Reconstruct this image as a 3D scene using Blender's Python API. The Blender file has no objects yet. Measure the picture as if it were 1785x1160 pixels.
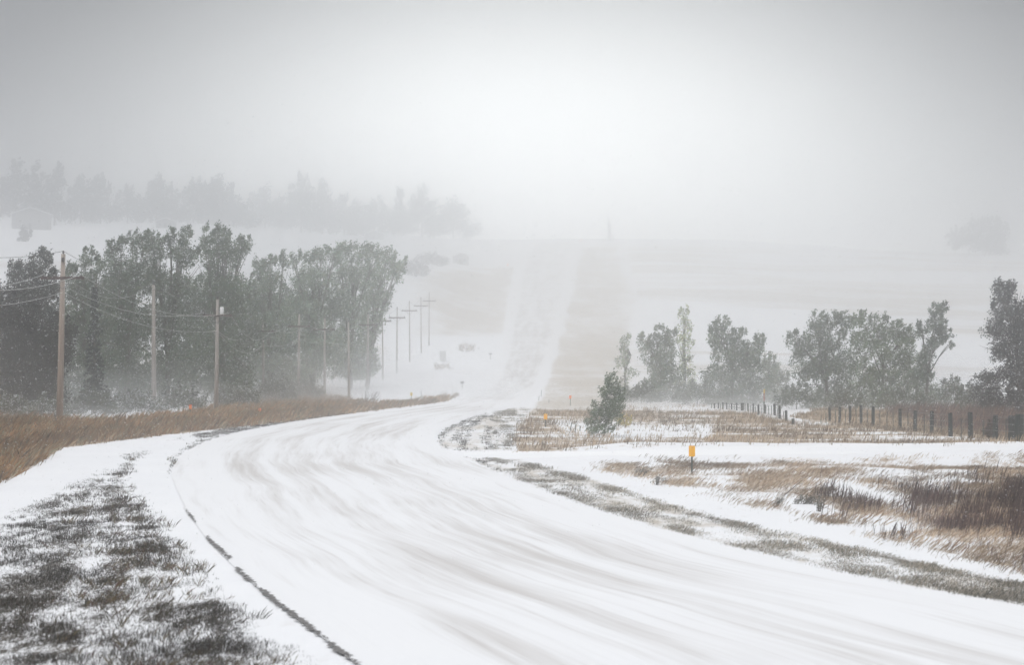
import bpy, math, random
import numpy as np
from mathutils import Vector

# ------------------------------------------------------------------ camera, sky, sun, exposure
F, W, H, CX, YH = 5000.0, 1785, 1160, 892.5, 596.0      # focal length and eye level in photo pixels; eye at z = 0
sc = bpy.context.scene
COL = sc.collection
rng = np.random.default_rng(7)
random.seed(7)

cam_d = bpy.data.cameras.new("camera")
cam_d.sensor_width = 36.0
cam_d.lens = 36.0 * F / W
cam_d.clip_start = 0.5
cam_d.clip_end = 6000
cam_d.dof.use_dof = True
cam_d.dof.focus_distance = 200
cam_d.dof.aperture_fstop = 2.8
cam = bpy.data.objects.new("camera", cam_d)
COL.objects.link(cam)
cam.location = (0, 0, 0)
cam.rotation_euler = (math.radians(90) + (YH - 580.0) / F, 0, 0)
sc.camera = cam

GLOW_AZ, GLOW_EL = math.radians(0.4), math.radians(-0.6)   # centre of a glow added to the sky ahead
SUN_EL, SUN_ROT = math.radians(48), math.radians(205)
world = bpy.data.worlds.new("World")
sc.world = world
world.use_nodes = True
wn, wl = world.node_tree.nodes, world.node_tree.links
wn.clear()
def N(tree, t, **kw):
    n = tree.nodes.new(t)
    for k, v in kw.items():
        setattr(n, k, v)
    return n
def ramp(tree, pts, interp='LINEAR'):
    r = tree.nodes.new('ShaderNodeValToRGB')
    r.color_ramp.interpolation = interp
    e = r.color_ramp.elements
    while len(e) < len(pts):
        e.new(0.5)
    for k, (p, c) in enumerate(pts):
        e[k].position = p
        e[k].color = (c, c, c, 1) if isinstance(c, (int, float)) else (*c, 1)
    return r
wt = world.node_tree
out = N(wt, 'ShaderNodeOutputWorld')
bg = N(wt, 'ShaderNodeBackground')
sky = N(wt, 'ShaderNodeTexSky', sky_type='NISHITA', sun_disc=False, sun_elevation=SUN_EL, sun_rotation=SUN_ROT)
sky.air_density, sky.dust_density = 1.0, 6.0
geo = N(wt, 'ShaderNodeTexCoord')
# cloud deck: dim grey at the horizon, brighter overhead, plus a broad glow added ahead to mimic lens falloff
sep = N(wt, 'ShaderNodeSeparateXYZ')
wl.new(geo.outputs['Generated'], sep.inputs[0])
deck = ramp(wt, [(0.0, (0.035, 0.037, 0.045)), (0.22, (0.05, 0.052, 0.062)), (0.46, (0.80, 0.815, 0.84)), (1.0, (1.25, 1.27, 1.3))])
wl.new(sep.outputs['Z'], deck.inputs[0])
dot = N(wt, 'ShaderNodeVectorMath', operation='DOT_PRODUCT')
nrm = N(wt, 'ShaderNodeVectorMath', operation='NORMALIZE')
wide = N(wt, 'ShaderNodeVectorMath', operation='MULTIPLY')      # the glow is a wide low band, broader than it is tall
wide.inputs[1].default_value = (0.72, 1.0, 1.0)
wl.new(geo.outputs['Generated'], wide.inputs[0])
wl.new(wide.outputs[0], nrm.inputs[0])
wl.new(nrm.outputs[0], dot.inputs[0])
dot.inputs[1].default_value = (math.sin(GLOW_AZ) * math.cos(GLOW_EL), math.cos(GLOW_AZ) * math.cos(GLOW_EL), math.sin(GLOW_EL))
ac = N(wt, 'ShaderNodeMath', operation='ARCCOSINE')
wl.new(dot.outputs['Value'], ac.inputs[0])
sc1 = N(wt, 'ShaderNodeMath', operation='DIVIDE')
sc1.inputs[1].default_value = math.radians(40)
wl.new(ac.outputs[0], sc1.inputs[0])
glow = ramp(wt, [(0.0, 1.0), (0.08, 0.84), (0.14, 0.50), (0.19, 0.18), (0.25, 0.02), (0.5, 0.0)], 'B_SPLINE')
wl.new(sc1.outputs[0], glow.inputs[0])
gm = N(wt, 'ShaderNodeMixRGB', blend_type='MULTIPLY')
gm.inputs[0].default_value = 1.0
gm.inputs[2].default_value = (3.2, 3.25, 3.2, 1)
wl.new(glow.outputs[0], gm.inputs[1])
a1 = N(wt, 'ShaderNodeMixRGB', blend_type='ADD')
a1.inputs[0].default_value = 1.0
wl.new(deck.outputs[0], a1.inputs[1])
wl.new(gm.outputs[0], a1.inputs[2])
# cloud-cover unevenness
cn = N(wt, 'ShaderNodeTexNoise')
cn.inputs['Scale'].default_value = 5.0
cn.inputs['Detail'].default_value = 3.0
wl.new(geo.outputs['Generated'], cn.inputs['Vector'])
cr = ramp(wt, [(0.3, 0.94), (0.7, 1.06)])
wl.new(cn.outputs['Fac'], cr.inputs[0])
cm = N(wt, 'ShaderNodeMixRGB', blend_type='MULTIPLY')
cm.inputs[0].default_value = 1.0
wl.new(a1.outputs[0], cm.inputs[1])
wl.new(cr.outputs[0], cm.inputs[2])
skm = N(wt, 'ShaderNodeMixRGB', blend_type='ADD')     # a little clear-sky light on top of the cloud deck
skm.inputs[0].default_value = 0.004
wl.new(cm.outputs[0], skm.inputs[1])
wl.new(sky.outputs[0], skm.inputs[2])
wl.new(skm.outputs[0], bg.inputs['Color'])
bg.inputs['Strength'].default_value = 1.0
wl.new(bg.outputs[0], out.inputs[0])

sun_d = bpy.data.lights.new("sun", 'SUN')
sun_d.energy = 0.8
sun_d.angle = math.radians(25)
sun_d.color = (1.0, 0.97, 0.93)
sun = bpy.data.objects.new("sun", sun_d)
COL.objects.link(sun)
sd = Vector((math.sin(SUN_ROT) * math.cos(SUN_EL), math.cos(SUN_ROT) * math.cos(SUN_EL), math.sin(SUN_EL)))
sun.rotation_euler = sd.to_track_quat('Z', 'Y').to_euler()

sc.view_settings.view_transform = 'Standard'
sc.view_settings.look = 'None'
sc.view_settings.exposure = 0.10
sc.view_settings.gamma = 1.0
sc.cycles.use_denoising = True
sc.cycles.max_bounces = 16
sc.cycles.diffuse_bounces = 3
sc.cycles.glossy_bounces = 1
sc.cycles.transmission_bounces = 2
sc.cycles.transparent_max_bounces = 8
sc.cycles.volume_bounces = 14
sc.cycles.sample_clamp_indirect = 6
sc.cycles.volume_max_steps = 64

HAZE_DENSITY = 0.0020
HAZE_G = 0.96

# ------------------------------------------------------------------ helpers
def mesh_np(name, verts, faces, mat, parent=None, col=None, uv=None, smooth=False):
    """verts (n,3); faces (m,k) all the same k; col (n,3) per-vertex colour; uv (n,2)"""
    verts = np.asarray(verts, dtype=np.float32)
    faces = np.asarray(faces, dtype=np.int32)
    me = bpy.data.meshes.new(name)
    n, (m, k) = len(verts), faces.shape
    me.vertices.add(n)
    me.vertices.foreach_set('co', verts.ravel())
    me.loops.add(m * k)
    me.loops.foreach_set('vertex_index', faces.ravel())
    me.polygons.add(m)
    me.polygons.foreach_set('loop_start', np.arange(0, m * k, k, dtype=np.int32))
    me.polygons.foreach_set('loop_total', np.full(m, k, dtype=np.int32))
    if smooth:
        me.polygons.foreach_set('use_smooth', np.ones(m, dtype=bool))
    me.update(calc_edges=True)
    if col is not None:
        a = me.color_attributes.new('Col', 'FLOAT_COLOR', 'POINT')
        c = np.ones((n, 4), dtype=np.float32)
        c[:, :3] = col
        a.data.foreach_set('color', c.ravel())
    if uv is not None:
        u = me.uv_layers.new(name='UVMap')
        u.data.foreach_set('uv', np.asarray(uv, dtype=np.float32)[faces.ravel()].ravel())
    me.validate()
    me.materials.append(mat)
    o = bpy.data.objects.new(name, me)
    COL.objects.link(o)
    if parent is not None:
        o.parent = parent
    return o

class MB:
    """collects tubes, boxes and loose polygons into ONE mesh object"""
    def __init__(s):
        s.v, s.f = [], []
    def box(s, c, d, rz=0.0, tilt=0.0):
        b = len(s.v)
        for sx in (-1, 1):
            for sy in (-1, 1):
                for sz in (-1, 1):
                    p = Vector((sx * d[0] / 2, sy * d[1] / 2, sz * d[2] / 2))
                    if tilt:
                        p.rotate(__import__('mathutils').Euler((0, tilt, 0)))
                    x = p.x * math.cos(rz) - p.y * math.sin(rz)
                    y = p.x * math.sin(rz) + p.y * math.cos(rz)
                    s.v.append((c[0] + x, c[1] + y, c[2] + p.z))
        for q in ((0, 1, 3, 2), (4, 6, 7, 5), (0, 4, 5, 1), (2, 3, 7, 6), (0, 2, 6, 4), (1, 5, 7, 3)):
            s.f.append(tuple(b + i for i in q))
        return s
    def tube(s, pts, rad, n=6, cap=True):
        pts = [Vector(p) for p in pts]
        if isinstance(rad, (int, float)):
            rad = [rad] * len(pts)
        b = len(s.v)
        for i, p in enumerate(pts):
            t = (pts[min(i + 1, len(pts) - 1)] - pts[max(i - 1, 0)]).normalized()
            up = Vector((0, 0, 1)) if abs(t.z) < 0.9 else Vector((1, 0, 0))
            a = t.cross(up).normalized()
            c = t.cross(a).normalized()
            for k in range(n):
                w = 2 * math.pi * k / n
                q = p + (a * math.cos(w) + c * math.sin(w)) * rad[i]
                s.v.append(tuple(q))
        for i in range(len(pts) - 1):
            for k in range(n):
                k2 = (k + 1) % n
                s.f.append((b + i * n + k, b + i * n + k2, b + (i + 1) * n + k2, b + (i + 1) * n + k))
        if cap:
            s.f.append(tuple(b + k for k in range(n))[::-1])
            s.f.append(tuple(b + (len(pts) - 1) * n + k for k in range(n)))
        return s
    def prism(s, poly, y0, y1):
        """poly in the xz plane, extruded along y"""
        b, n = len(s.v), len(poly)
        for y in (y0, y1):
            for (x, z) in poly:
                s.v.append((x, y, z))
        s.f.append(tuple(b + k for k in range(n)))
        s.f.append(tuple(b + n + k for k in range(n))[::-1])
        for k in range(n):
            k2 = (k + 1) % n
            s.f.append((b + k, b + n + k, b + n + k2, b + k2))
        return s
    def build(s, name, mat, parent=None, smooth=False):
        me = bpy.data.meshes.new(name)
        me.from_pydata(s.v, [], s.f)
        me.update()
        if smooth:
            me.polygons.foreach_set('use_smooth', [True] * len(me.polygons))
        me.materials.append(mat)
        o = bpy.data.objects.new(name, me)
        COL.objects.link(o)
        if parent is not None:
            o.parent = parent
        return o

def tag(o, label=None, cat=None, group=None, kind=None):
    if label: o['label'] = label
    if cat: o['category'] = cat
    if group: o['group'] = group
    if kind: o['kind'] = kind
    return o
def thing(name, loc, label, cat, group=None, rz=0.0):
    o = bpy.data.objects.new(name, None)
    o.empty_display_size = 0.3
    COL.objects.link(o)
    o.location = loc
    o.rotation_euler.z = rz
    return tag(o, label, cat, group)

# value noise in numpy (tileless lattice hash)
def vnoise(x, y, seed=0):
    xi, yi = np.floor(x).astype(np.int64), np.floor(y).astype(np.int64)
    fx, fy = x - xi, y - yi
    fx, fy = fx * fx * (3 - 2 * fx), fy * fy * (3 - 2 * fy)
    def h(a, b):
        n = (a * 374761393 + b * 668265263 + seed * 1442695041) & 0x7fffffff
        n = (n ^ (n >> 13)) * 1274126177 & 0x7fffffff
        return ((n ^ (n >> 16)) & 0xffff) / 65535.0
    a, b, c, d = h(xi, yi), h(xi + 1, yi), h(xi, yi + 1), h(xi + 1, yi + 1)
    return (a * (1 - fx) + b * fx) * (1 - fy) + (c * (1 - fx) + d * fx) * fy
def fbm(x, y, seed=0, o=4):
    r, a, s = 0.0, 0.5, 0.0
    for k in range(o):
        r = r + a * vnoise(x * 2 ** k, y * 2 ** k, seed + k)
        s += a
        a *= 0.5
    return r / s
def sstep(a, b, x):
    t = np.clip((x - a) / (b - a), 0, 1)
    return t * t * (3 - 2 * t)

# ------------------------------------------------------------------ terrain
# each profile: distance -> the row of the photo at which flat-lit ground at that distance is seen (a survey of the slope)
def ST(y):
    return y if y < 350 else 350 + (y - 350) * 2.0
_near = [(1, 2600), (10, 1900), (20, 1500), (30, 1300), (40, 1160), (50, 1062), (62, 985), (80, 910), (100, 852), (125, 806), (155, 766), (200, 736), (270, 712), (350, 692)]
_prof = {
    -1200: _near + [(450, 560), (540, 430), (600, 385), (650, 365), (750, 350), (900, 345), (1100, 340)],
    300: _near + [(450, 590), (540, 470), (600, 425), (650, 405), (750, 393), (900, 388), (1100, 385)],
    640: _near + [(450, 625), (540, 540), (640, 470), (740, 440), (830, 424), (900, 414), (1100, 406)],
    880: _near + [(450, 640), (540, 590), (640, 532), (740, 480), (830, 445), (900, 417), (1100, 425)],
    1100: _near + [(450, 645), (540, 595), (640, 535), (740, 480), (830, 443), (900, 415), (1100, 425)],
    1785: _near + [(450, 655), (540, 610), (640, 555), (740, 495), (830, 462), (900, 441), (1100, 455)],
    3000: _near + [(450, 665), (540, 625), (640, 585), (740, 540), (830, 520), (900, 505), (1100, 510)],
}
YMAX = ST(1100)
HI = ST(900) + 6
_prof = {k: [(ST(a), b) for a, b in v] for k, v in _prof.items()}
_Yt = np.linspace(0, YMAX, int(YMAX * 2) + 1)
_zc, _tc = [], []
for t_, pr in sorted(_prof.items()):
    yy = np.array([p[0] for p in pr], float)
    zz = -(np.array([p[1] for p in pr], float) - YH) * yy / F
    z = np.interp(_Yt, yy, zz)
    k = np.exp(-0.5 * (np.arange(-60, 61) / 24.0) ** 2)
    k /= k.sum()
    zs = np.convolve(np.pad(z, 60, mode='edge'), k, 'valid')
    w = sstep(0, 60, _Yt)
    _zc.append(z * (1 - w) + zs * w)
    _tc.append(float(t_))
_zc = np.array(_zc)

ROAD_L = [(760, 1290), (620, 1160), (520, 1082), (430, 1010), (352, 930), (312, 862), (300, 822), (322, 790), (378, 765), (450, 748), (560, 729), (700, 713), (765, 704), (805, 694), (838, 678), (858, 655), (870, 625), (878, 585), (885, 530), (893, 485), (904, 448), (920, 422)]
ROAD_R = [(2900, 1290), (2250, 1160), (1785, 1058), (1620, 1030), (1450, 998), (1300, 963), (1150, 924), (1050, 894), (950, 859), (850, 819), (800, 797), (757, 772), (772, 747), (830, 723), (890, 708), (925, 692), (948, 660), (962, 620), (976, 585), (990, 530), (1000, 485), (1009, 448), (1018, 422)]

def zbase(X, Y):
    X, Y = np.asarray(X, float), np.asarray(Y, float)
    t = X / np.maximum(Y, 60) * F + CX
    t = np.clip(t, _tc[0], _tc[-1])
    Yc = np.clip(Y, 0, YMAX)
    zs = [np.interp(Yc, _Yt, r) for r in _zc]
    z = zs[0].copy()
    for i in range(len(_tc) - 1):
        w = sstep(_tc[i], _tc[i + 1], t) if i not in () else 0
        z = np.where(t > _tc[i], zs[i] * (1 - w) + zs[i + 1] * w, z)
    return z
def zrelief(X, Y):
    r = (fbm(X / 9.0 + 31, Y / 14.0 + 7, 3, 3) - 0.5) * 0.34 + (fbm(X / 2.2, Y / 5.0, 9, 2) - 0.5) * 0.07
    r = r * sstep(20, 60, Y)
    # the banked edge of the side road and of the drift beyond it
    wob = (vnoise(X / 7.0, X * 0 + 2.5, 5) - 0.5) * 2.0
    r = r + 0.34 * np.exp(-((Y - 141 - wob) / 4.2) ** 2) * sstep(2.5, 6.5, X)
    r = r - 0.25 * np.exp(-((Y - 126 - wob) / 5.0) ** 2) * sstep(4.0, 8.0, X)
    # far fields roll a little
    r = r + (fbm(X / 60.0 + 3, Y / 60.0, 17, 3) - 0.5) * 3.0 * sstep(460, 680, Y) * sstep(25, 80, np.abs(X - 8))
    return r
def proj(X, Y, z):
    return X / Y * F + CX, YH - z / Y * F

def _poly(points, x, y):
    """signed distance in px (positive inside) to a closed polygon, for arrays x, y"""
    p = np.array(points, float)
    q = np.roll(p, -1, axis=0)
    ins = np.zeros(x.shape, bool)
    d2 = np.full(x.shape, 1e12)
    for (x0, y0), (x1, y1) in zip(p, q):
        ex, ey = x1 - x0, y1 - y0
        L = ex * ex + ey * ey + 1e-9
        t = np.clip(((x - x0) * ex + (y - y0) * ey) / L, 0, 1)
        d2 = np.minimum(d2, (x - x0 - t * ex) ** 2 + (y - y0 - t * ey) ** 2)
        c = ((y0 > y) != (y1 > y))
        if ey != 0:
            ins ^= c & (x < (y - y0) * ex / ey + x0)
    return np.where(ins, 1, -1) * np.sqrt(d2)

# the road in plan: edges surveyed on the smooth ground
def unproj_base(px, py, lo=15.0, hi=HI):
    """first smooth-ground point along the sight line through (px, py)"""
    Y = np.concatenate([np.arange(lo, 200, 0.25), np.arange(200, hi, 1.0)])
    X = (px - CX) / F * Y
    g = zbase(X, Y) - (YH - py) / F * Y
    i = np.argmax(g > 0)
    if g[i] <= 0:
        i = len(Y) - 1
    if i > 0:
        a = g[i - 1] / (g[i - 1] - g[i] + 1e-12)
        y = Y[i - 1] + (Y[i] - Y[i - 1]) * min(max(a, 0), 1)
    else:
        y = Y[i]
    return (px - CX) / F * y, y
def resample(pts, n):
    p = np.array(pts, float)
    # Catmull-Rom through the plan points, then even arc length
    P = np.vstack([2 * p[0] - p[1], p, 2 * p[-1] - p[-2]])
    o = []
    for i in range(1, len(P) - 2):
        for t in np.linspace(0, 1, 24, endpoint=False):
            a, b, c, d = P[i - 1], P[i], P[i + 1], P[i + 2]
            o.append(0.5 * ((2 * b) + (c - a) * t + (2 * a - 5 * b + 4 * c - d) * t * t + (3 * b - a - 3 * c + d) * t ** 3))
    o.append(P[-2])
    o = np.array(o)
    for _ in range(12):
        o[1:-1] = 0.25 * o[:-2] + 0.5 * o[1:-1] + 0.25 * o[2:]
    s = np.concatenate([[0], np.cumsum(np.hypot(*np.diff(o, axis=0).T))])
    u = np.linspace(0, s[-1], n)
    return np.stack([np.interp(u, s, o[:, 0]), np.interp(u, s, o[:, 1])], 1)
RL = resample([unproj_base(*p) for p in ROAD_L], 400)
RR = resample([unproj_base(*p) for p in ROAD_R], 400)
_cut = 900.0
ROADPOLY = np.vstack([RL[::6], RR[::-1][::6]])

def zt(X, Y):
    X, Y = np.asarray(X, float), np.asarray(Y, float)
    shp = X.shape
    X, Y = np.atleast_1d(X), np.atleast_1d(Y)
    sd_ = _poly(ROADPOLY, X, Y)
    w = sstep(-2.5, 0.3, sd_)
    z = zbase(X, Y) + zrelief(X, Y) * (1 - w) - 0.10 * sstep(0.0, 0.8, sd_)
    return z.reshape(shp)
def zground(x, y):
    return float(zt(np.array([x]), np.array([y]))[0])
def gp(px, py, lo=25.0, hi=HI):
    """ground point seen at photo pixel (px, py)"""
    Y = np.concatenate([np.arange(lo, 200, 0.25), np.arange(200, hi, 0.5)])
    X = (px - CX) / F * Y
    g = zt(X, Y) - (YH - py) / F * Y
    i = int(np.argmax(g > 0))
    if g[i] <= 0:
        i = len(Y) - 1
    return Vector((X[i], Y[i], zground(X[i], Y[i])))
def at(px, Y):
    X = (px - CX) / F * Y
    return Vector((X, Y, zground(X, Y)))

# grid: rows even in picture height, columns a fan that widens with distance
_py = np.concatenate([np.linspace(1300, 690, 520), np.linspace(689, 418, 230)])
_ref = np.array([unproj_base(1050, p)[1] for p in _py])
_rows = np.unique(np.concatenate([[-80, -40, -20, -5, 4, 10, 16], _ref, [HI, HI + 15, HI + 40, HI + 80, HI + 150, HI + 250, HI + 400, 2300]]))
_t = np.concatenate([np.linspace(-9000, -1000, 20)[:-1], np.linspace(-1000, -60, 40)[:-1], np.linspace(-60, 1845, 520), np.linspace(1845, 2800, 40)[1:], np.linspace(2800, 10500, 20)[1:]])
TT, YY = np.meshgrid(_t, _rows)
XX = (TT - CX) / F * np.maximum(YY, 30.0)
shape = XX.shape
Xf, Yf = XX.ravel(), YY.ravel()
Zf = np.concatenate([zt(Xf[i:i + 40000], Yf[i:i + 40000]) for i in range(0, len(Xf), 40000)])
Ys = np.maximum(Yf, 20)
PX, PY = proj(Xf, Ys, Zf)

# cover masks: R dry brown grass, G dark green-brown stubble, B pale beige pasture
def band(poly, soft, amp=1.0):
    return amp * sstep(-soft, soft, _poly(poly, PX, PY))
LV = [(-900, 730), (-300, 728), (0, 729), (100, 735), (200, 736), (300, 728), (380, 712), (440, 700), (540, 692), (600, 698), (640, 706), (720, 703), (770, 694), (800, 690), (772, 701), (650, 716), (560, 728), (450, 741), (300, 757), (200, 769), (110, 781), (60, 812), (0, 841), (-300, 985), (-900, 1200)]
brown = band(LV, 3, 1.15)
PAST = [(940, 714), (1000, 716), (1100, 712), (1250, 712), (1380, 735), (1500, 742), (1785, 768), (2300, 790), (2600, 800), (2300, 802), (1785, 777), (1600, 777), (1300, 776), (1160, 778), (1050, 785), (905, 788), (892, 765), (905, 738)]
p_ = band(PAST, 4)
nz = fbm(Xf / 7.0, Yf / 2.2, 21, 4)
brown = np.maximum(brown, p_ * np.clip(0.62 + (nz - 0.5) * 2.2, 0, 1) * (1 - 0.75 * band([(960, 736), (1080, 738), (1240, 742), (1240, 762), (1090, 766), (985, 752)], 8)))
FEN = [(1380, 728), (1430, 712), (1600, 716), (1785, 722), (2500, 740), (2500, 790), (1785, 772), (1500, 748)]
brown = np.maximum(brown, band(FEN, 5, 0.95))
BANK = [(1010, 806), (1150, 800), (1500, 800), (1785, 792), (2600, 800), (2600, 1150), (1785, 1004), (1650, 966), (1500, 932), (1400, 905), (1300, 882), (1150, 850), (1060, 826)]
bk = band(BANK, 6)
rightness = sstep(1380, 1760, PX)
nzb = fbm(Xf / 1.5, Yf / 5.5, 23, 4)
bkc = 0.20 + 0.16 * rightness + (nzb - 0.5) * 1.5
bkc = bkc + 0.26 * band([(1040, 806), (1180, 808), (1300, 822), (1440, 850), (1440, 880), (1300, 862), (1160, 845), (1060, 825)], 8)
bkc = bkc + 0.20 * band([(1440, 905), (1560, 872), (1700, 850), (1785, 800), (2300, 800), (2300, 1040), (1785, 1000), (1640, 962), (1500, 928)], 22)
brown = np.maximum(brown, bk * np.clip(bkc, 0, 1.1))
HILLR = [(1016, 432), (1075, 428), (1085, 470), (1112, 520), (1100, 565), (1102, 610), (1180, 700), (1400, 712), (1400, 735), (960, 730), (915, 728), (945, 690), (962, 640), (978, 590), (992, 535), (1003, 490)]
HILLL = [(742, 474), (898, 466), (888, 520), (880, 582), (820, 586), (740, 588), (600, 592), (600, 500)]
hn = fbm(Xf / 11.0, Yf / 30.0, 48, 4)
hn2 = fbm(Xf / 3.0, Yf / 60.0, 49, 3)
hmix = np.clip(0.72 + (hn - 0.5) * 0.9 + (hn2 - 0.5) * 0.5, 0.15, 0.95)
pale = np.maximum(sstep(-5, 6, _poly(HILLR, PX + (hn2 - 0.5) * 14, PY + (hn - 0.5) * 10)) * (1 - 0.55 * sstep(1070, 1112, PX)),
                  sstep(-7, 9, _poly(HILLL, PX + (hn2 - 0.5) * 20, PY + (hn - 0.5) * 14)) * sstep(660, 800, PX) * 1.1) * hmix
nf = fbm(Xf / 60.0, Yf / 24.0, 44, 4)
FIELD = [(1090, 424), (1785, 445), (2600, 500), (2600, 640), (1785, 600), (1400, 545), (1110, 520)]
pale = np.maximum(pale, band(FIELD, 6) * np.clip(0.34 + (nf - 0.5) * 2.4, 0, 0.8))
pale = np.maximum(pale, band([(1100, 600), (1400, 610), (1785, 640), (2600, 700), (2600, 712), (1100, 712)], 10) * np.clip(0.3 + (nf - 0.5) * 2.6, 0, 0.8))
pale = np.maximum(pale, band([(-900, 440), (0, 440), (400, 470), (640, 500), (700, 680), (400, 690), (-900, 700)], 10) * np.clip(0.2 + (nf - 0.5) * 2.0, 0, 0.5))
# small tufts on the white flat left of the road
K_R = [(806, 796), (900, 800), (1000, 826), (1100, 857), (1200, 888), (1350, 926), (1500, 956), (1650, 992), (1785, 1018), (2300, 1110), (2600, 1200), (2250, 1158), (1785, 1056), (1620, 1029), (1450, 996), (1300, 961), (1150, 922), (1050, 892), (950, 857), (850, 818)]
dkr = _poly(K_R, PX, PY)
st = sstep(-3, 5, dkr) * np.clip(0.18 + 0.34 * np.exp(-((dkr - 6) / 6.0) ** 2) + 0.22 * sstep(1350, 1785, PX) + (fbm(Xf / 0.4, Yf / 4.0, 61, 3) - 0.5) * 1.1, 0, 1.0)
TIP = [(757, 768), (775, 747), (832, 724), (905, 710), (930, 712), (900, 745), (890, 785), (830, 788), (770, 784)]
pale = np.maximum(pale, sstep(-4, 6, dkr) * np.clip(0.38 + (fbm(Xf / 0.8, Yf / 3.0, 64, 3) - 0.5) * 0.9, 0, 0.85))
dtip = _poly(TIP, PX, PY)
pale = np.maximum(pale, sstep(-2, 6, dtip) * np.clip(0.42 + (fbm(Xf / 1.4, Yf / 12.0, 66, 3) - 0.5) * 1.2, 0, 0.8))
st = np.maximum(st, sstep(-2, 2, dtip) * np.clip(0.30 + 0.5 * np.exp(-np.clip(dtip, 0, 99) / 5.0) * (PX < 850) + (fbm(Xf / 0.5, Yf / 20.0, 63, 3) - 0.5) * 1.3, 0, 0.5))
LSA = [(640, 715), (440, 741), (330, 758), (235, 788), (120, 846), (0, 905), (-400, 1050), (-900, 1290), (700, 1290), (560, 1190), (470, 1100), (390, 1030), (335, 965), (305, 930), (262, 880), (228, 850), (235, 815), (285, 775), (370, 752), (470, 744)]
nl = fbm(Xf / 0.28, Yf / 1.3, 71, 4)
nl2 = 0.5 * fbm((Xf + 0.12 * Yf) / 0.55, Yf / 11.0, 73, 3) + 0.5 * fbm(Xf / 0.9, Yf / 4.5, 75, 3)
dl = _poly(LSA, PX, PY)
st = np.maximum(st, sstep(-22, 34, dl) * np.clip(0.46 + 0.12 * sstep(900, 860, PY) + 0.30 * sstep(900, 1020, PY) * sstep(430, 250, PX) + (nl - 0.5) * 0.9 + (nl2 - 0.5) * 1.7, 0, 1.0))
LSB = [(288, 842), (298, 798), (345, 766), (425, 748), (400, 760), (350, 778), (312, 815)]
st = np.maximum(st, band([(640, 712), (560, 726), (440, 741), (380, 750), (330, 760), (350, 766), (450, 748), (560, 730), (645, 717)], 3, 0.62 + (nl - 0.5) * 0.6))
st = np.maximum(st, band(LSB, 7, 0.42 + (nl - 0.5) * 1.0))
FRG = [(330, 960), (420, 1050), (520, 1130), (600, 1175), (440, 1175), (380, 1080)]
st = np.maximum(st, band(FRG, 22) * np.clip(0.20 + (nl - 0.5) * 1.6, 0, 0.6))
rd = _poly(ROADPOLY, Xf, Yf)
offroad = sstep(0.3, -0.1, rd)
brown, st, pale = brown * offroad, st * offroad, pale * offroad
nr, nc = shape
ii = np.arange(nr - 1)[:, None] * nc + np.arange(nc - 1)[None, :]
ii = ii.ravel()
faces = np.stack([ii, ii + 1, ii + 1 + nc, ii + nc], 1)

# ------------------------------------------------------------------ materials
def mat_base(name, rough=0.8):
    m = bpy.data.materials.new(name)
    m.use_nodes = True
    b = m.node_tree.nodes['Principled BSDF']
    b.inputs['Roughness'].default_value = rough
    b.inputs['Specular IOR Level'].default_value = 0.25
    return m, m.node_tree, b
def noise(tree, vec, scale, detail=3.0, rough=0.55):
    n = N(tree, 'ShaderNodeTexNoise')
    n.inputs['Scale'].default_value = scale
    n.inputs['Detail'].default_value = detail
    n.inputs['Roughness'].default_value = rough
    if vec is not None:
        tree.links.new(vec, n.inputs['Vector'])
    return n.outputs['Fac']
def mapping(tree, vec, scale, rot=(0, 0, 0)):
    n = N(tree, 'ShaderNodeMapping')
    n.inputs['Scale'].default_value = scale
    n.inputs['Rotation'].default_value = rot
    tree.links.new(vec, n.inputs['Vector'])
    return n.outputs[0]
def mth(tree, op, a, b=None, c=None):
    n = N(tree, 'ShaderNodeMath', operation=op)
    for k, v in enumerate((a, b, c)):
        if v is None:
            continue
        if isinstance(v, (int, float)):
            n.inputs[k].default_value = v
        else:
            tree.links.new(v, n.inputs[k])
    return n.outputs[0]
def mix(tree, fac, a, b):
    n = N(tree, 'ShaderNodeMixRGB')
    for k, v in enumerate((fac, a, b)):
        if isinstance(v, (int, float)):
            n.inputs[k].default_value = v
        elif isinstance(v, tuple):
            n.inputs[k].default_value = (*v, 1)
        else:
            tree.links.new(v, n.inputs[k])
    return n.outputs[0]
def mrange(tree, v, a, b):
    n = N(tree, 'ShaderNodeMapRange', interpolation_type='SMOOTHSTEP')
    n.inputs['From Min'].default_value = a
    n.inputs['From Max'].default_value = b
    tree.links.new(v, n.inputs['Value'])
    return n.outputs['Result']

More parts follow.
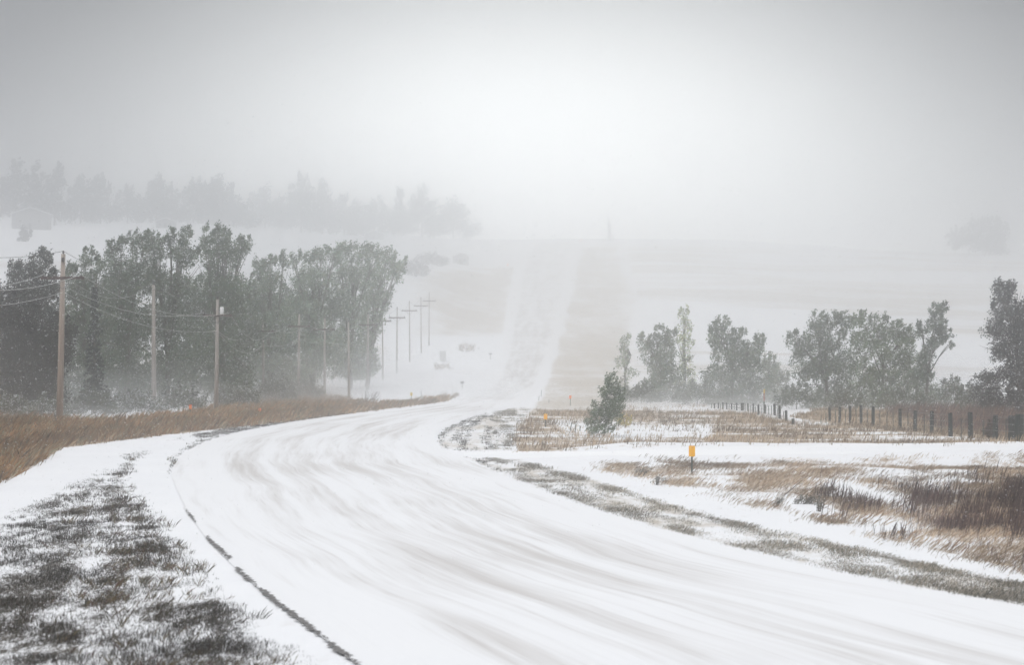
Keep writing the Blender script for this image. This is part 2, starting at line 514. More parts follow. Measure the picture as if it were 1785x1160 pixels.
SNOW = (0.73, 0.74, 0.765)
def ground_material():
    m, t, b = mat_base('snowy_ground', 0.9)
    L = t.links
    tc = N(t, 'ShaderNodeTexCoord').outputs['Object']
    at_ = N(t, 'ShaderNodeVertexColor', layer_name='Col')
    s3 = N(t, 'ShaderNodeSeparateColor')
    L.new(at_.outputs[0], s3.inputs[0])
    fine = noise(t, mapping(t, tc, (3.2, 0.6, 1)), 1.0, 5, 0.65)
    big = noise(t, mapping(t, tc, (0.35, 0.12, 1)), 1.0, 4)
    nn = mth(t, 'ADD', mth(t, 'MULTIPLY', fine, 0.7), mth(t, 'MULTIPLY', big, 0.3))
    def cov(ch, soft):
        return mrange(t, mth(t, 'SUBTRACT', mth(t, 'ADD', ch, -0.02), mth(t, 'ADD', mth(t, 'MULTIPLY', nn, 1.9), -0.45)), -soft, soft)
    snow = mix(t, noise(t, tc, 0.25, 4), SNOW, (0.81, 0.815, 0.83))
    pal = mix(t, fine, (0.38, 0.335, 0.28), (0.58, 0.53, 0.46))
    c = mix(t, cov(s3.outputs[2], 0.45), snow, pal)
    brn = mix(t, noise(t, tc, 0.8, 4), (0.27, 0.19, 0.12), (0.45, 0.36, 0.26))
    c = mix(t, cov(s3.outputs[0], 0.22), c, brn)
    stb = mix(t, fine, (0.03, 0.028, 0.022), (0.20, 0.18, 0.155))
    sp = noise(t, mapping(t, tc, (16.0, 2.6, 1)), 1.0, 4, 0.75)
    sp2 = mth(t, 'ADD', mth(t, 'MULTIPLY', sp, 2.6), -0.72)
    c = mix(t, mrange(t, mth(t, 'SUBTRACT', s3.outputs[1], mth(t, 'ADD', sp2, 0.12)), -0.10, 0.22), c, stb)
    L.new(c, b.inputs['Base Color'])
    bp = N(t, 'ShaderNodeBump')
    bp.inputs['Strength'].default_value = 0.5
    bp.inputs['Distance'].default_value = 0.08
    L.new(fine, bp.inputs['Height'])
    L.new(bp.outputs[0], b.inputs['Normal'])
    return m
def road_material():
    m, t, b = mat_base('packed_snow_road', 0.75)
    L = t.links
    uv = N(t, 'ShaderNodeUVMap', uv_map='UVMap').outputs[0]      # u metres across, v metres along
    tc = N(t, 'ShaderNodeTexCoord').outputs['Object']
    s = N(t, 'ShaderNodeSeparateXYZ')
    L.new(uv, s.inputs[0])
    warp = mth(t, 'MULTIPLY', mth(t, 'ADD', noise(t, mapping(t, uv, (0.05, 0.03, 1)), 1.0, 2), -0.5), 2.2)
    cmb = N(t, 'ShaderNodeCombineXYZ')
    L.new(mth(t, 'ADD', s.outputs[0], warp), cmb.inputs[0])
    L.new(s.outputs[1], cmb.inputs[1])
    st1 = noise(t, mapping(t, cmb.outputs[0], (0.80, 0.017, 1)), 1.0, 4, 0.55)
    st2 = noise(t, mapping(t, cmb.outputs[0], (3.0, 0.05, 1)), 1.0, 3, 0.6)
    pat = noise(t, mapping(t, tc, (0.05, 0.035, 1)), 1.0, 3)
    e = mth(t, 'ADD', mth(t, 'MULTIPLY', st1, 0.62), mth(t, 'MULTIPLY', st2, 0.38))
    e = mth(t, 'ADD', e, mth(t, 'MULTIPLY', mth(t, 'ADD', pat, -0.5), 0.35))
    # wheel tracks wear nearest the centre of each lane
    tr = mth(t, 'MULTIPLY', mth(t, 'SINE', mth(t, 'MULTIPLY', s.outputs[0], 6.2832 / 1.85)), 0.022)
    e = mth(t, 'ADD', e, tr)
    # blown clean white towards both shoulders
    ed = mrange(t, mth(t, 'ABSOLUTE', mth(t, 'ADD', s.outputs[0], -5.5)), 3.0, 5.4)
    e = mth(t, 'SUBTRACT', e, mth(t, 'MULTIPLY', ed, 0.12))
    far = mrange(t, s.outputs[1], 250.0, 480.0)
    e = mth(t, 'ADD', e, mth(t, 'MULTIPLY', far, mth(t, 'SUBTRACT', 0.05, mth(t, 'MULTIPLY', ed, 0.30))))
    c = mix(t, mrange(t, e, 0.41, 0.72), (0.76, 0.765, 0.78), (0.51, 0.49, 0.475))
    hair = noise(t, mapping(t, cmb.outputs[0], (7.0, 0.10, 1)), 1.0, 3, 0.6)
    c = mix(t, mth(t, 'MULTIPLY', mrange(t, hair, 0.5, 0.75), mrange(t, e, 0.34, 0.66)), c, (0.50, 0.48, 0.47))
    L.new(c, b.inputs['Base Color'])
    bp = N(t, 'ShaderNodeBump')
    bp.inputs['Strength'].default_value = 0.4
    bp.inputs['Distance'].default_value = 0.05
    L.new(st2, bp.inputs['Height'])
    L.new(bp.outputs[0], b.inputs['Normal'])
    return m
def vcol_material(name, rough=0.8, transl=0.0):
    m, t, b = mat_base(name, rough)
    a = N(t, 'ShaderNodeVertexColor', layer_name='Col')
    t.links.new(a.outputs[0], b.inputs['Base Color'])
    return m
def plain_noise(name, c1, c2, scale=3.0, rough=0.7, stretch=(1, 1, 1)):
    m, t, b = mat_base(name, rough)
    tc = N(t, 'ShaderNodeTexCoord').outputs['Object']
    f = noise(t, mapping(t, tc, stretch), scale, 4)
    t.links.new(mix(t, mrange(t, f, 0.3, 0.7), c1, c2), b.inputs['Base Color'])
    return m
M_ground, M_road = ground_material(), road_material()
M_leaf = vcol_material('leaves', 0.7)
M_grass = vcol_material('grass_blades', 0.85)
M_bark = plain_noise('bark', (0.07, 0.06, 0.05), (0.15, 0.13, 0.11), 4.0, 0.9, (1, 1, 0.2))
M_pole = plain_noise('weathered_pole_wood', (0.30, 0.24, 0.20), (0.44, 0.37, 0.32), 3.0, 0.85, (3, 3, 0.15))
M_pole2 = plain_noise('greyer_pole_wood', (0.27, 0.24, 0.215), (0.40, 0.36, 0.33), 3.0, 0.85, (3, 3, 0.15))  # greyer wood on all but the nearest poles
M_arm = plain_noise('crossarm_wood', (0.05, 0.028, 0.024), (0.12, 0.07, 0.06), 4.0, 0.85)
M_metal = plain_noise('galvanised_metal', (0.12, 0.13, 0.13), (0.22, 0.23, 0.23), 5.0, 0.5)
M_ins = plain_noise('insulator_porcelain', (0.06, 0.055, 0.06), (0.13, 0.12, 0.12), 5.0, 0.3)
M_wire = plain_noise('frosted_wire', (0.35, 0.35, 0.36), (0.6, 0.6, 0.6), 0.8, 0.6)
M_wire2 = plain_noise('dark_wire', (0.05, 0.05, 0.05), (0.10, 0.10, 0.10), 0.8, 0.6)
M_orange = plain_noise('reflective_amber', (0.95, 0.44, 0.002), (1.0, 0.50, 0.004), 6.0, 0.4)
M_orange2 = plain_noise('reflective_orange', (0.95, 0.22, 0.04), (1.0, 0.28, 0.06), 6.0, 0.4)
M_post = plain_noise('green_steel_post', (0.025, 0.045, 0.04), (0.06, 0.085, 0.075), 6.0, 0.6)
M_woodp = plain_noise('dark_wood_post', (0.010, 0.018, 0.016), (0.035, 0.045, 0.04), 5.0, 0.85, (2, 2, 0.3))
M_snow = plain_noise('lying_snow', (0.80, 0.81, 0.83), (0.87, 0.875, 0.88), 1.0, 0.9)
M_wall = plain_noise('painted_siding', (0.50, 0.50, 0.50), (0.60, 0.60, 0.59), 2.0, 0.8, (1, 1, 6))
M_siding = plain_noise('dark_siding', (0.26, 0.26, 0.265), (0.32, 0.32, 0.32), 2.0, 0.8, (1, 1, 6))
M_win = plain_noise('dark_window_glass', (0.03, 0.035, 0.04), (0.06, 0.065, 0.07), 2.0, 0.15)
M_asph = plain_noise('bare_wet_asphalt', (0.05, 0.046, 0.045), (0.20, 0.19, 0.185), 9.0, 0.7)
M_yellow = plain_noise('yellow_plastic', (0.70, 0.50, 0.06), (0.78, 0.56, 0.08), 5.0, 0.5)
M_red = plain_noise('faded_red_plastic', (0.35, 0.09, 0.08), (0.42, 0.13, 0.11), 5.0, 0.5)

# ------------------------------------------------------------------ ground and roads
gcol = np.stack([brown, st, pale], 1)
tag(mesh_np('ground', np.stack([Xf, Yf, Zf], 1), faces, M_ground, col=gcol, smooth=True), kind='structure')

def strip(name, A, B, n, mat, lift, zfun=zbase, kind='structure', vlen=True):
    """lofted sheet between two plan curves"""
    u = np.linspace(0, 1, n)
    m = len(A)
    P = A[:, None, :] * (1 - u)[None, :, None] + B[:, None, :] * u[None, :, None]
    X, Y = P[..., 0].ravel(), P[..., 1].ravel()
    Z = zfun(X, Y) + lift
    if name == 'side_road':
        Z = Z - 0.15 * (np.tile(u, m) < 0.01) - 0.15 * (np.tile(u, m) > 0.99)
    wid = np.hypot(*(B - A).T)
    mid = 0.5 * (A + B)
    s = np.concatenate([[0], np.cumsum(np.hypot(*np.diff(mid, axis=0).T))])
    U = (u[None, :] * np.ones_like(wid)[:, None] * 11.0).ravel()
    V = (s[:, None] * np.ones(n)[None, :]).ravel()
    i = (np.arange(m - 1)[:, None] * n + np.arange(n - 1)[None, :]).ravel()
    f = np.stack([i, i + 1, i + 1 + n, i + n], 1)
    return tag(mesh_np(name, np.stack([X, Y, Z], 1), f, mat, uv=np.stack([U, V], 1), smooth=True), kind=kind)
# pair the two edges by distance so cross-sections stay square to the road
def pair(A, B, n):
    return resample(A, n), resample(B, n)
# cross-sections start well behind the frame and meet at the crest
strip('road', RL, RR, 33, M_road, 0.015)
sideA = np.array([unproj_base(x, y) for x, y in [(810, 791), (900, 791), (1050, 789), (1200, 786), (1500, 783), (1785, 782), (2300, 780), (3200, 778)]])
sideB = sideA + np.array([0.0, -5.0])
M_side = plain_noise('drifted_side_road', (0.77, 0.78, 0.80), (0.83, 0.835, 0.845), 0.3, 0.9, (0.3, 1, 1))
strip('side_road', resample(sideA, 120), resample(sideB, 120), 14, M_side, 0.03, zfun=zt)

# the thin ragged line of bare asphalt along the near left edge
def asphalt_edge():
    V, Fc = [], []
    A = [unproj_base(*p) for p in [(640, 1172), (610, 1150), (520, 1082), (430, 1010), (388, 965), (350, 925), (318, 880)]]
    C = resample(A, 900)
    d = np.gradient(C, axis=0)
    d /= np.hypot(d[:, 0], d[:, 1])[:, None]
    nrm_ = np.stack([-d[:, 1], d[:, 0]], 1)
    s = np.arange(len(C))
    a = fbm(s / 60.0, s * 0 + 1.5, 5, 3)
    wdt = np.clip((a - 0.36) * 0.55, 0, 0.11) * (0.25 + 1.5 * vnoise(s / 1.6, s * 0, 8)) * sstep(899, 720, s)
    offp = (fbm(s / 3.0, s * 0 + 9, 15, 2) - 0.5) * 0.16
    P = C + nrm_ * offp[:, None]
    L_, R_ = P - nrm_ * wdt[:, None] * 0.5, P + nrm_ * wdt[:, None] * 0.5
    for i in range(len(C) - 1):
        if wdt[i] > 0.01 and wdt[i + 1] > 0.01:
            b = len(V)
            for q in (L_[i], R_[i], R_[i + 1], L_[i + 1]):
                V.append((q[0], q[1], float(zbase(np.array([q[0]]), np.array([q[1]]))[0]) + 0.03))
            Fc.append((b, b + 1, b + 2, b + 3))
    return tag(mesh_np('bare_asphalt', V, Fc, M_asph), kind='structure')
asphalt_edge()
# ------------------------------------------------------------------ grass as many blades (nobody could count it)
area = np.zeros(shape)
dX = np.abs(np.gradient(XX, axis=1))
dY = np.abs(np.gradient(YY, axis=0))
area = (dX * dY).ravel()
inview = (PX > -220) & (PX < 2000) & (Yf > 30) & (Yf < 420)
KEEP = [((1206 - CX) / F * 100.0, gp(1206, 828).y), ((951 - CX) / F * 100.0, gp(951, 745).y)]
def blades(name, weight, count, hgt, wid, cols, lean=(0.25, 0.1), tuft=5, spread=0.12, seed=1, kindlabel=None):
    r = np.random.default_rng(seed)
    # even in the picture: nearer ground carries more of them per square metre
    w = weight * area * inview / np.maximum(Yf, 30) ** 1.3
    w = w / w.sum()
    idx = r.choice(len(w), size=count, p=w)
    jx = (r.random(count) - 0.5) * dX.ravel()[idx]
    jy = (r.random(count) - 0.5) * dY.ravel()[idx]
    cx, cy = Xf[idx] + jx, Yf[idx] + jy
    k = _poly(ROADPOLY, cx, cy) < -0.12
    for (mx, my) in KEEP:
        k &= ~((np.abs(cx - mx * cy / 100.0 * 1.0) < 0.30) & (cy > my - 14) & (cy < my + 0.2))
    cx, cy = cx[k], cy[k]
    cx, cy = np.repeat(cx, tuft), np.repeat(cy, tuft)
    n = len(cx)
    cx = cx + r.normal(0, spread, n)
    cy = cy + r.normal(0, spread * 1.6, n)
    cz = np.concatenate([zt(cx[i:i + 40000], cy[i:i + 40000]) for i in range(0, n, 40000)]) - 0.02
    big = 0.45 + 1.1 * vnoise(cx / 1.3, cy / 2.0, seed + 50)
    h = (hgt[0] + (hgt[1] - hgt[0]) * r.random(n)) * big
    wd = (wid[0] + (wid[1] - wid[0]) * r.random(n)) * np.clip(cy / 110.0, 0.35, 1.6)
    lx = lean[0] * h + r.normal(0, lean[1], n) * h * 1.6
    ly = r.normal(0, 0.25, n) * h
    a = r.random(n) * math.pi
    ax, ay = np.cos(a) * wd, np.sin(a) * wd
    v = np.empty((n, 4, 3))
    v[:, 0] = np.stack([cx - ax, cy - ay, cz], 1)
    v[:, 1] = np.stack([cx + ax, cy + ay, cz], 1)
    v[:, 2] = np.stack([cx + lx * 0.45 + ax * 0.7, cy + ly * 0.45 + ay * 0.7, cz + h * 0.6], 1)
    v[:, 3] = np.stack([cx + lx, cy + ly, cz + h], 1)
    f = np.arange(n * 4).reshape(n, 4)
    cl = np.array(cols)
    ci = r.integers(0, len(cl), n)
    patch = vnoise(cx / 4.0, cy / 6.0, seed + 80)
    c = cl[ci] * (0.65 + 0.5 * r.random(n))[:, None] * (0.45 + 1.1 * patch)[:, None]
    c = np.repeat(c, 4, axis=0)
    return tag(mesh_np(name, v.reshape(-1, 3), f, M_grass, col=c), kindlabel, 'grass', kind='stuff')

TAN = [(0.30, 0.18, 0.085), (0.24, 0.13, 0.055), (0.38, 0.28, 0.18), (0.13, 0.09, 0.055), (0.30, 0.16, 0.065), (0.24, 0.22, 0.14)]
TANP = [(0.37, 0.28, 0.19), (0.28, 0.20, 0.125), (0.48, 0.39, 0.29), (0.20, 0.145, 0.095)]
DARK = [(0.012, 0.013, 0.010), (0.02, 0.02, 0.014), (0.035, 0.03, 0.02), (0.035, 0.016, 0.012), (0.06, 0.05, 0.03)]
left = PX < 860
wL = np.where(left, np.clip(brown, 0, 1), 0)
blades('dry_grass', wL, 14000, (0.18, 0.60), (0.010, 0.020), TAN, lean=(0.35, 0.25), seed=11, kindlabel='rusty brown dry grass verge left of the snowy road')
past = np.clip(brown, 0, 1) * (PX > 880) * (PY < 788)
blades('pasture_grass', past, 8000, (0.12, 0.34), (0.008, 0.016), TANP, seed=12, kindlabel='tan pasture grass poking through snow before the fence')
bnk = np.clip(brown - 0.12, 0, 1) * (PX > 880) * (PY >= 788)
blades('bank_grass', bnk, 15000, (0.05, 0.20), (0.002, 0.0045), TANP + [(0.5, 0.43, 0.36), (0.44, 0.36, 0.29), (0.3, 0.2, 0.14)], spread=0.3, lean=(0.7, 0.3), seed=13, kindlabel='wind-bent brown weeds on the snowy bank right of the road')
weeds = (np.clip(bkc - 0.16, 0, 1) ** 1.6 * (0.08 + sstep(0.48, 0.66, fbm(Xf / 0.9, Yf / 3.0, 33, 3))) * bk * (PX > 1430) * sstep(820, 870, PY))
blades('dark_weeds', weeds, 2400, (0.20, 0.60), (0.004, 0.008), [(0.09, 0.06, 0.055), (0.13, 0.09, 0.08), (0.06, 0.04, 0.04)], lean=(0.12, 0.08), tuft=6, spread=0.16, seed=14, kindlabel='dark upright weed stalks on the bank at the right edge')
brush = band([(1540, 718), (1640, 712), (1785, 712), (2300, 720), (2300, 755), (1785, 763), (1650, 750)], 6)
blades('dark_brush', brush, 2600, (0.35, 0.8), (0.008, 0.016), [(0.14, 0.09, 0.085), (0.20, 0.13, 0.11), (0.10, 0.07, 0.07), (0.26, 0.16, 0.11)], lean=(0.2, 0.1), tuft=6, spread=0.2, seed=17, kindlabel='dark reddish brush standing behind the near fence')
sL = np.clip(st - 0.20, 0, 1) * left * (PX > -300)
blades('stubble', sL, 52000, (0.025, 0.10), (0.005, 0.011), DARK, lean=(0.05, 0.15), tuft=4, spread=0.05, seed=15, kindlabel='dark mown stubble showing through snow in the left foreground')
blades('shoulder_weeds', np.clip(st - 0.10, 0, 1) * left * (PY > 800) * sstep(60, 260, PX), 620, (0.06, 0.19), (0.004, 0.009), [(0.10, 0.08, 0.04), (0.05, 0.05, 0.03), (0.16, 0.12, 0.06), (0.08, 0.04, 0.03)], lean=(0.15, 0.3), tuft=14, spread=0.06, seed=18, kindlabel='taller brown weeds poking out of the snow beside the left road edge')
sR = np.clip(st - 0.12, 0, 1) * (~left)
blades('shoulder_grass', sR, 17000, (0.03, 0.10), (0.005, 0.011), [(0.15, 0.145, 0.115), (0.08, 0.08, 0.06), (0.28, 0.25, 0.20), (0.42, 0.37, 0.31)], lean=(0.3, 0.25), tuft=4, spread=0.11, seed=16, kindlabel='short grey-green grass strip along the right road shoulder')

# ------------------------------------------------------------------ trees
def leaf_mesh(name, centres, size, cols, parent, seed, wind=(0.5, 0.0, 0.55), snow=0.04, aspect=2.0):
    """one small folded quad per leaf clump, streaming with the wind"""
    r = np.random.default_rng(seed)
    n = len(centres)
    s = size * (0.6 + 0.8 * r.random(n))
    d = r.normal(0, 1, (n, 3)) * 0.75 + np.array(wind) * 1.1
    d /= np.linalg.norm(d, axis=1)[:, None]
    q = np.cross(d, r.normal(0, 1, (n, 3)))
    q /= np.linalg.norm(q, axis=1)[:, None] + 1e-9
    a, b = d * (s * aspect / 2)[:, None], q * (s / 2)[:, None]
    v = np.stack([centres - a, centres + b * 1.1 - a * 0.1, centres + a, centres - b * 1.1 - a * 0.1], 1)
    c = np.repeat(cols, 4, axis=0)
    f = np.arange(n * 4).reshape(n, 4)
    return mesh_np(name, v.reshape(-1, 3), f, M_leaf, parent, col=c)

TINT_GAIN = (2.0, 2.3, 1.72)  # lighter, greener leaves; the lift also stands in for thicker haze
def tree(name, label, cat, group, px, Y, lobes, base_py=None, leaf=0.16, dens=1.0, tint=(0.05, 0.062, 0.045), seed=0,
         lean=0.0, snow=0.05, spray=1.5, thick=0.30, spires=True, limbs=True, wind=(0.5, 0.0, 0.6), clump=0.55, trunk_r=None, tw=None):
    """lobes: (px, py, rx, ry) ellipses of the crown as seen, placed at distance Y with real depth"""
    r = np.random.default_rng(seed + 1000)
    if Y < 450:
        leaf = leaf * 0.62
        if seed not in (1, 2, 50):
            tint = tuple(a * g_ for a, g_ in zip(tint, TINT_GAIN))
    b = at(px, Y)
    k = Y / F
    root = thing(name, b, label, cat, group)
    if spires:
        lb = sorted(lobes, key=lambda q: q[1] - q[3])[:max(2, int(len(lobes) * 0.6))]
        extra = []
        for (lx, ly, rx, ry) in lb:
            for q in range(int(3 + rx / 9)):
                a = r.uniform(0.15, 2.9)
                sx, sy = lx + math.cos(a) * rx * 0.9, ly - math.sin(a) * ry * 0.85
                hh_ = r.uniform(5, 11)
                extra.append((sx + 2, sy - hh_ * 0.5, r.uniform(2.0, 4.0), hh_))
        lobes = list(lobes) + extra
        nmain = len(lobes) - len(extra)
    else:
        nmain = len(lobes)
    C, SZ = [], []
    for (lx, ly, rx, ry) in lobes:
        c = np.array([(lx - px) * k, 0, (YH - ly) * k - b.z])
        C.append(c)
        SZ.append((rx * k, min(rx, 60) * k * 0.9 + (0.3 if rx > 5 else 0.05), ry * k))
    pts, tone = [], []
    for c, sz in zip(C, SZ):
        vol = sz[0] * sz[1] * sz[2] * 4.19
        ncl = max(6, int(dens * 2.7 * (sz[0] * sz[2] * 3.14) / (clump ** 2)))
        dv = r.normal(0, 1, (ncl, 3))
        dv /= np.linalg.norm(dv, axis=1)[:, None]
        rad = r.random(ncl) ** 0.45
        cc = c + dv * rad[:, None] * np.array(sz) * 0.95
        cc[:, 1] += r.normal(0, 0.4 if sz[0] > 6 * k else 0.1, ncl)
        cl_r = clump * (0.55 + 0.7 * r.random(ncl)) * (1.0 if sz[0] > 6 * k else 0.5)
        nl_ = (13 * dens * (cl_r / clump) ** 1.5 * (clump / 0.55) ** 1.2 * (0.16 / leaf) ** 1.5).astype(int) + 5
        idx = np.repeat(np.arange(ncl), nl_)
        off = r.normal(0, thick, (len(idx), 3)) * cl_r[idx][:, None]
        # sprays run up and down-wind
        sh = np.array([wind[0], 0, wind[2]])
        cd = sh[None, :] + r.normal(0, 0.28, (ncl, 3))
        off += cd[idx] * (r.random(len(idx)) - 0.4)[:, None] * cl_r[idx][:, None] * spray
        p = cc[idx] + off
        tn = (0.62 + 0.75 * r.random(ncl))[idx] * (0.8 + 0.4 * r.random(len(idx)))
        pts.append(p)
        tone.append(tn)
    pts, tone = np.vstack(pts), np.concatenate(tone)
    kz = pts[:, 2] > 0.05
    pts, tone = pts[kz], tone[kz]
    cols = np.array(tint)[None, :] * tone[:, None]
    hue = r.normal(0, 0.10, len(pts))
    cols[:, 0] *= 1 + hue
    cols[:, 2] *= 1 - hue * 0.5
    sn = r.random(len(pts)) < snow
    cols[sn] = np.array([0.55, 0.56, 0.58])
    zlow = min(c[2] - s_[2] for c, s_ in zip(C, SZ))
    ztop = max(c[2] + s_[2] for c, s_ in zip(C, SZ))
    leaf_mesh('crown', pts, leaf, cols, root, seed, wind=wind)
    tr = trunk_r or max(0.05, ztop * 0.018)
    if tw is None:
        mids = np.array(C)
        ctr = mids[:, 0].mean()
        th = max(ztop * 0.75, 0.5)
        mb = MB()
        P = [(0, 0, -0.1), (ctr * 0.15 + 0.1, 0, th * 0.3), (ctr * 0.5, 0, th * 0.65), (ctr * 0.9, 0, th)]
        mb.tube(P, [tr, tr * 0.75, tr * 0.5, tr * 0.15], 7)
        if limbs:
            for c, s_ in zip(C[:nmain], SZ[:nmain]):
                s0 = 0.25 + 0.3 * r.random()
                st_ = Vector((ctr * s0 * 0.6, 0, th * s0))
                e = Vector(c) + Vector((0, 0, s_[2] * 0.6))
                mid = st_.lerp(e, 0.5) + Vector((r.normal(0, 0.2), r.normal(0, 0.4), 0.2))
                mb.tube([st_, mid, e], [tr * 0.42, tr * 0.28, tr * 0.05], 5)
                for q in range(4):
                    e2 = Vector(c) + Vector((r.normal(0, 0.6) * s_[0], r.normal(0, 0.5) * s_[1], r.normal(0.2, 0.5) * s_[2]))
                    if e2.z > 0.3:
                        mb.tube([mid, mid.lerp(e2, 0.5) + Vector((0, 0, 0.1)), e2], [tr * 0.2, tr * 0.12, tr * 0.03], 4)
        mb.build('trunk', M_bark, root, smooth=True)
    return root

GL = 'cottonwoods in the row left of the road'  # leaf tints pale to the right: haze put into the colour
GREY = (0.052, 0.062, 0.050)
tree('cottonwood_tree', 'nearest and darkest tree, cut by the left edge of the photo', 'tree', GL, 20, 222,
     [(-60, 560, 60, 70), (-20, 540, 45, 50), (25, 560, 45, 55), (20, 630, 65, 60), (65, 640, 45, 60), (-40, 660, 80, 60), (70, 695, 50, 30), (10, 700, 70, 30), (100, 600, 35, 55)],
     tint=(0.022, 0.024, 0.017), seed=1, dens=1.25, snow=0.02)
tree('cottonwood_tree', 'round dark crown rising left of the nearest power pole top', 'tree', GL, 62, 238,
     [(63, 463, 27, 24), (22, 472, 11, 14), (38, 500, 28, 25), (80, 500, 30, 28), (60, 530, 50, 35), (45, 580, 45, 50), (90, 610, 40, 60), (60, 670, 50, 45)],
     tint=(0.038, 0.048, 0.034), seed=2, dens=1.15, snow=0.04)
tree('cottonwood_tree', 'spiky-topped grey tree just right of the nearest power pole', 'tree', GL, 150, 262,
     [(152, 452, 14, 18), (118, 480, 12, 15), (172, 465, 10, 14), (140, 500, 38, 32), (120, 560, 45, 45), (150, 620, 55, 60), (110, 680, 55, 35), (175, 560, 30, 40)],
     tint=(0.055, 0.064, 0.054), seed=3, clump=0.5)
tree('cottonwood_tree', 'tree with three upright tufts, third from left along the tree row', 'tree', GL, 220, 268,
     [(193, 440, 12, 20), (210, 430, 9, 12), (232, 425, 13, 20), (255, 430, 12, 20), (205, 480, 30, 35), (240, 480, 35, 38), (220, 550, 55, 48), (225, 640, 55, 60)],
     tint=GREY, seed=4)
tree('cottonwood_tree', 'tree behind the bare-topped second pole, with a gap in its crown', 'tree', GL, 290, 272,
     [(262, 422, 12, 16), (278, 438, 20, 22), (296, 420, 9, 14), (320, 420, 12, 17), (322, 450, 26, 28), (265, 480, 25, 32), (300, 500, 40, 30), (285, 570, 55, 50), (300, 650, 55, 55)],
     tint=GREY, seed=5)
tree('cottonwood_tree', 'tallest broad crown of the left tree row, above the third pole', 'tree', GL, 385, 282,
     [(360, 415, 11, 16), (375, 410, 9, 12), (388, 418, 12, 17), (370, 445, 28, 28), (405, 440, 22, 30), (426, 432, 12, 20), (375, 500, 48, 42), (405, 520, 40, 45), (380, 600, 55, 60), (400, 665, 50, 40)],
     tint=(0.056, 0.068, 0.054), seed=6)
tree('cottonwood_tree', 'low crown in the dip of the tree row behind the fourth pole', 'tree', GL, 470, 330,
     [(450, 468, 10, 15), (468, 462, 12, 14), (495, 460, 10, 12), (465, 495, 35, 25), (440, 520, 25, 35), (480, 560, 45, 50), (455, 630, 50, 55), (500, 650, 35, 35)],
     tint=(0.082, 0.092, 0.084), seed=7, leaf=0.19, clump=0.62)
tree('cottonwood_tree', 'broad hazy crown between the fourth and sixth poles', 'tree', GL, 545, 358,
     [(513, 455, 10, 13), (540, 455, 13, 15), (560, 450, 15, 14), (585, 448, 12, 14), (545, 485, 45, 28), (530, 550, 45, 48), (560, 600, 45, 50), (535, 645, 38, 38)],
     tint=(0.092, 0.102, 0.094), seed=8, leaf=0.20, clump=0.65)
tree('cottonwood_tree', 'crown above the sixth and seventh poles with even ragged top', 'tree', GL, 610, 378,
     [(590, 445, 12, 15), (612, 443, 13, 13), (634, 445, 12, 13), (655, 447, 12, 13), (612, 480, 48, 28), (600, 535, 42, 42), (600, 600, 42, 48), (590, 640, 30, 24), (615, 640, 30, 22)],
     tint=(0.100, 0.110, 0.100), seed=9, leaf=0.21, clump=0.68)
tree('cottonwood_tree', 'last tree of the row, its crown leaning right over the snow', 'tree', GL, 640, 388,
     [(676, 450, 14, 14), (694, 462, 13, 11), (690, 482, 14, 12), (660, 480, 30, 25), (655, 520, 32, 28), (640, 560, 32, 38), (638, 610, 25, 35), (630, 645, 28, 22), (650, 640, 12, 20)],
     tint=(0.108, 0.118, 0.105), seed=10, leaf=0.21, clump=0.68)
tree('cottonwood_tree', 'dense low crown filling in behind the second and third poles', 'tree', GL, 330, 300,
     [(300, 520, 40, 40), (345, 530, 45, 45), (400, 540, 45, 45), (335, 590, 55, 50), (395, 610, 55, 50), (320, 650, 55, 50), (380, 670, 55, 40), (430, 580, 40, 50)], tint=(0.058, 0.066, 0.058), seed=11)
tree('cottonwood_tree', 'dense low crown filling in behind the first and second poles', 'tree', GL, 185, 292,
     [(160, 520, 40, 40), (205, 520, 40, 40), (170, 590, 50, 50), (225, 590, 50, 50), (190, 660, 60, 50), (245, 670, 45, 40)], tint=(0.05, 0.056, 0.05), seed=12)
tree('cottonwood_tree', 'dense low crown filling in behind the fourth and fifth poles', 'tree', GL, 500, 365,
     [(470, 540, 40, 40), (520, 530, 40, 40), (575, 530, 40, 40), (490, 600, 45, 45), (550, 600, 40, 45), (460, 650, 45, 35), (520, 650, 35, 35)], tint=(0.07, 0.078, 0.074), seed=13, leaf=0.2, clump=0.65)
def conifer(name, label, group, px, Y, top_py, w_px, tint, seed):
    r = np.random.default_rng(seed + 500)
    b = at(px, Y)
    k = Y / F
    Hh, R = (YH - top_py) * k - b.z, w_px * k / 2
    root = thing(name, b, label, 'tree', group)
    pts = []
    lev = int(Hh / 0.35)
    for i in range(lev):
        z = Hh * (0.06 + 0.92 * i / lev)
        rr = R * (1 - z / Hh) ** 0.8 * (0.8 + 0.4 * r.random()) + 0.08
        nb = max(5, int(rr * 9))
        for q in range(nb):
            a = r.random() * 6.283
            ln = rr * (0.7 + 0.4 * r.random())
            m = int(8 + ln * 9)
            s = r.random(m) ** 0.7
            pts.append(np.stack([np.cos(a) * ln * s + r.normal(0, 0.05, m), np.sin(a) * ln * s + r.normal(0, 0.05, m), z - s * ln * 0.35 + r.normal(0, 0.06, m)], 1))
    pts = np.vstack(pts)
    cols = np.array(tint)[None, :] * (0.6 + 0.8 * r.random(len(pts)))[:, None]
    cols[r.random(len(pts)) < 0.06] = (0.55, 0.56, 0.58)
    leaf_mesh('crown', pts, 0.13, cols, root, seed, wind=(0, 0, -0.4))
    MB().tube([(0, 0, -0.1), (0, 0, Hh * 0.5), (0, 0, Hh * 0.97)], [0.16, 0.1, 0.02], 7).build('trunk', M_bark, root)
    return root
conifer('spruce_tree', 'small dark pointed spruce in front of the left row, right of the first pole', None, 165, 240, 492, 52, (0.022, 0.030, 0.028), 3)

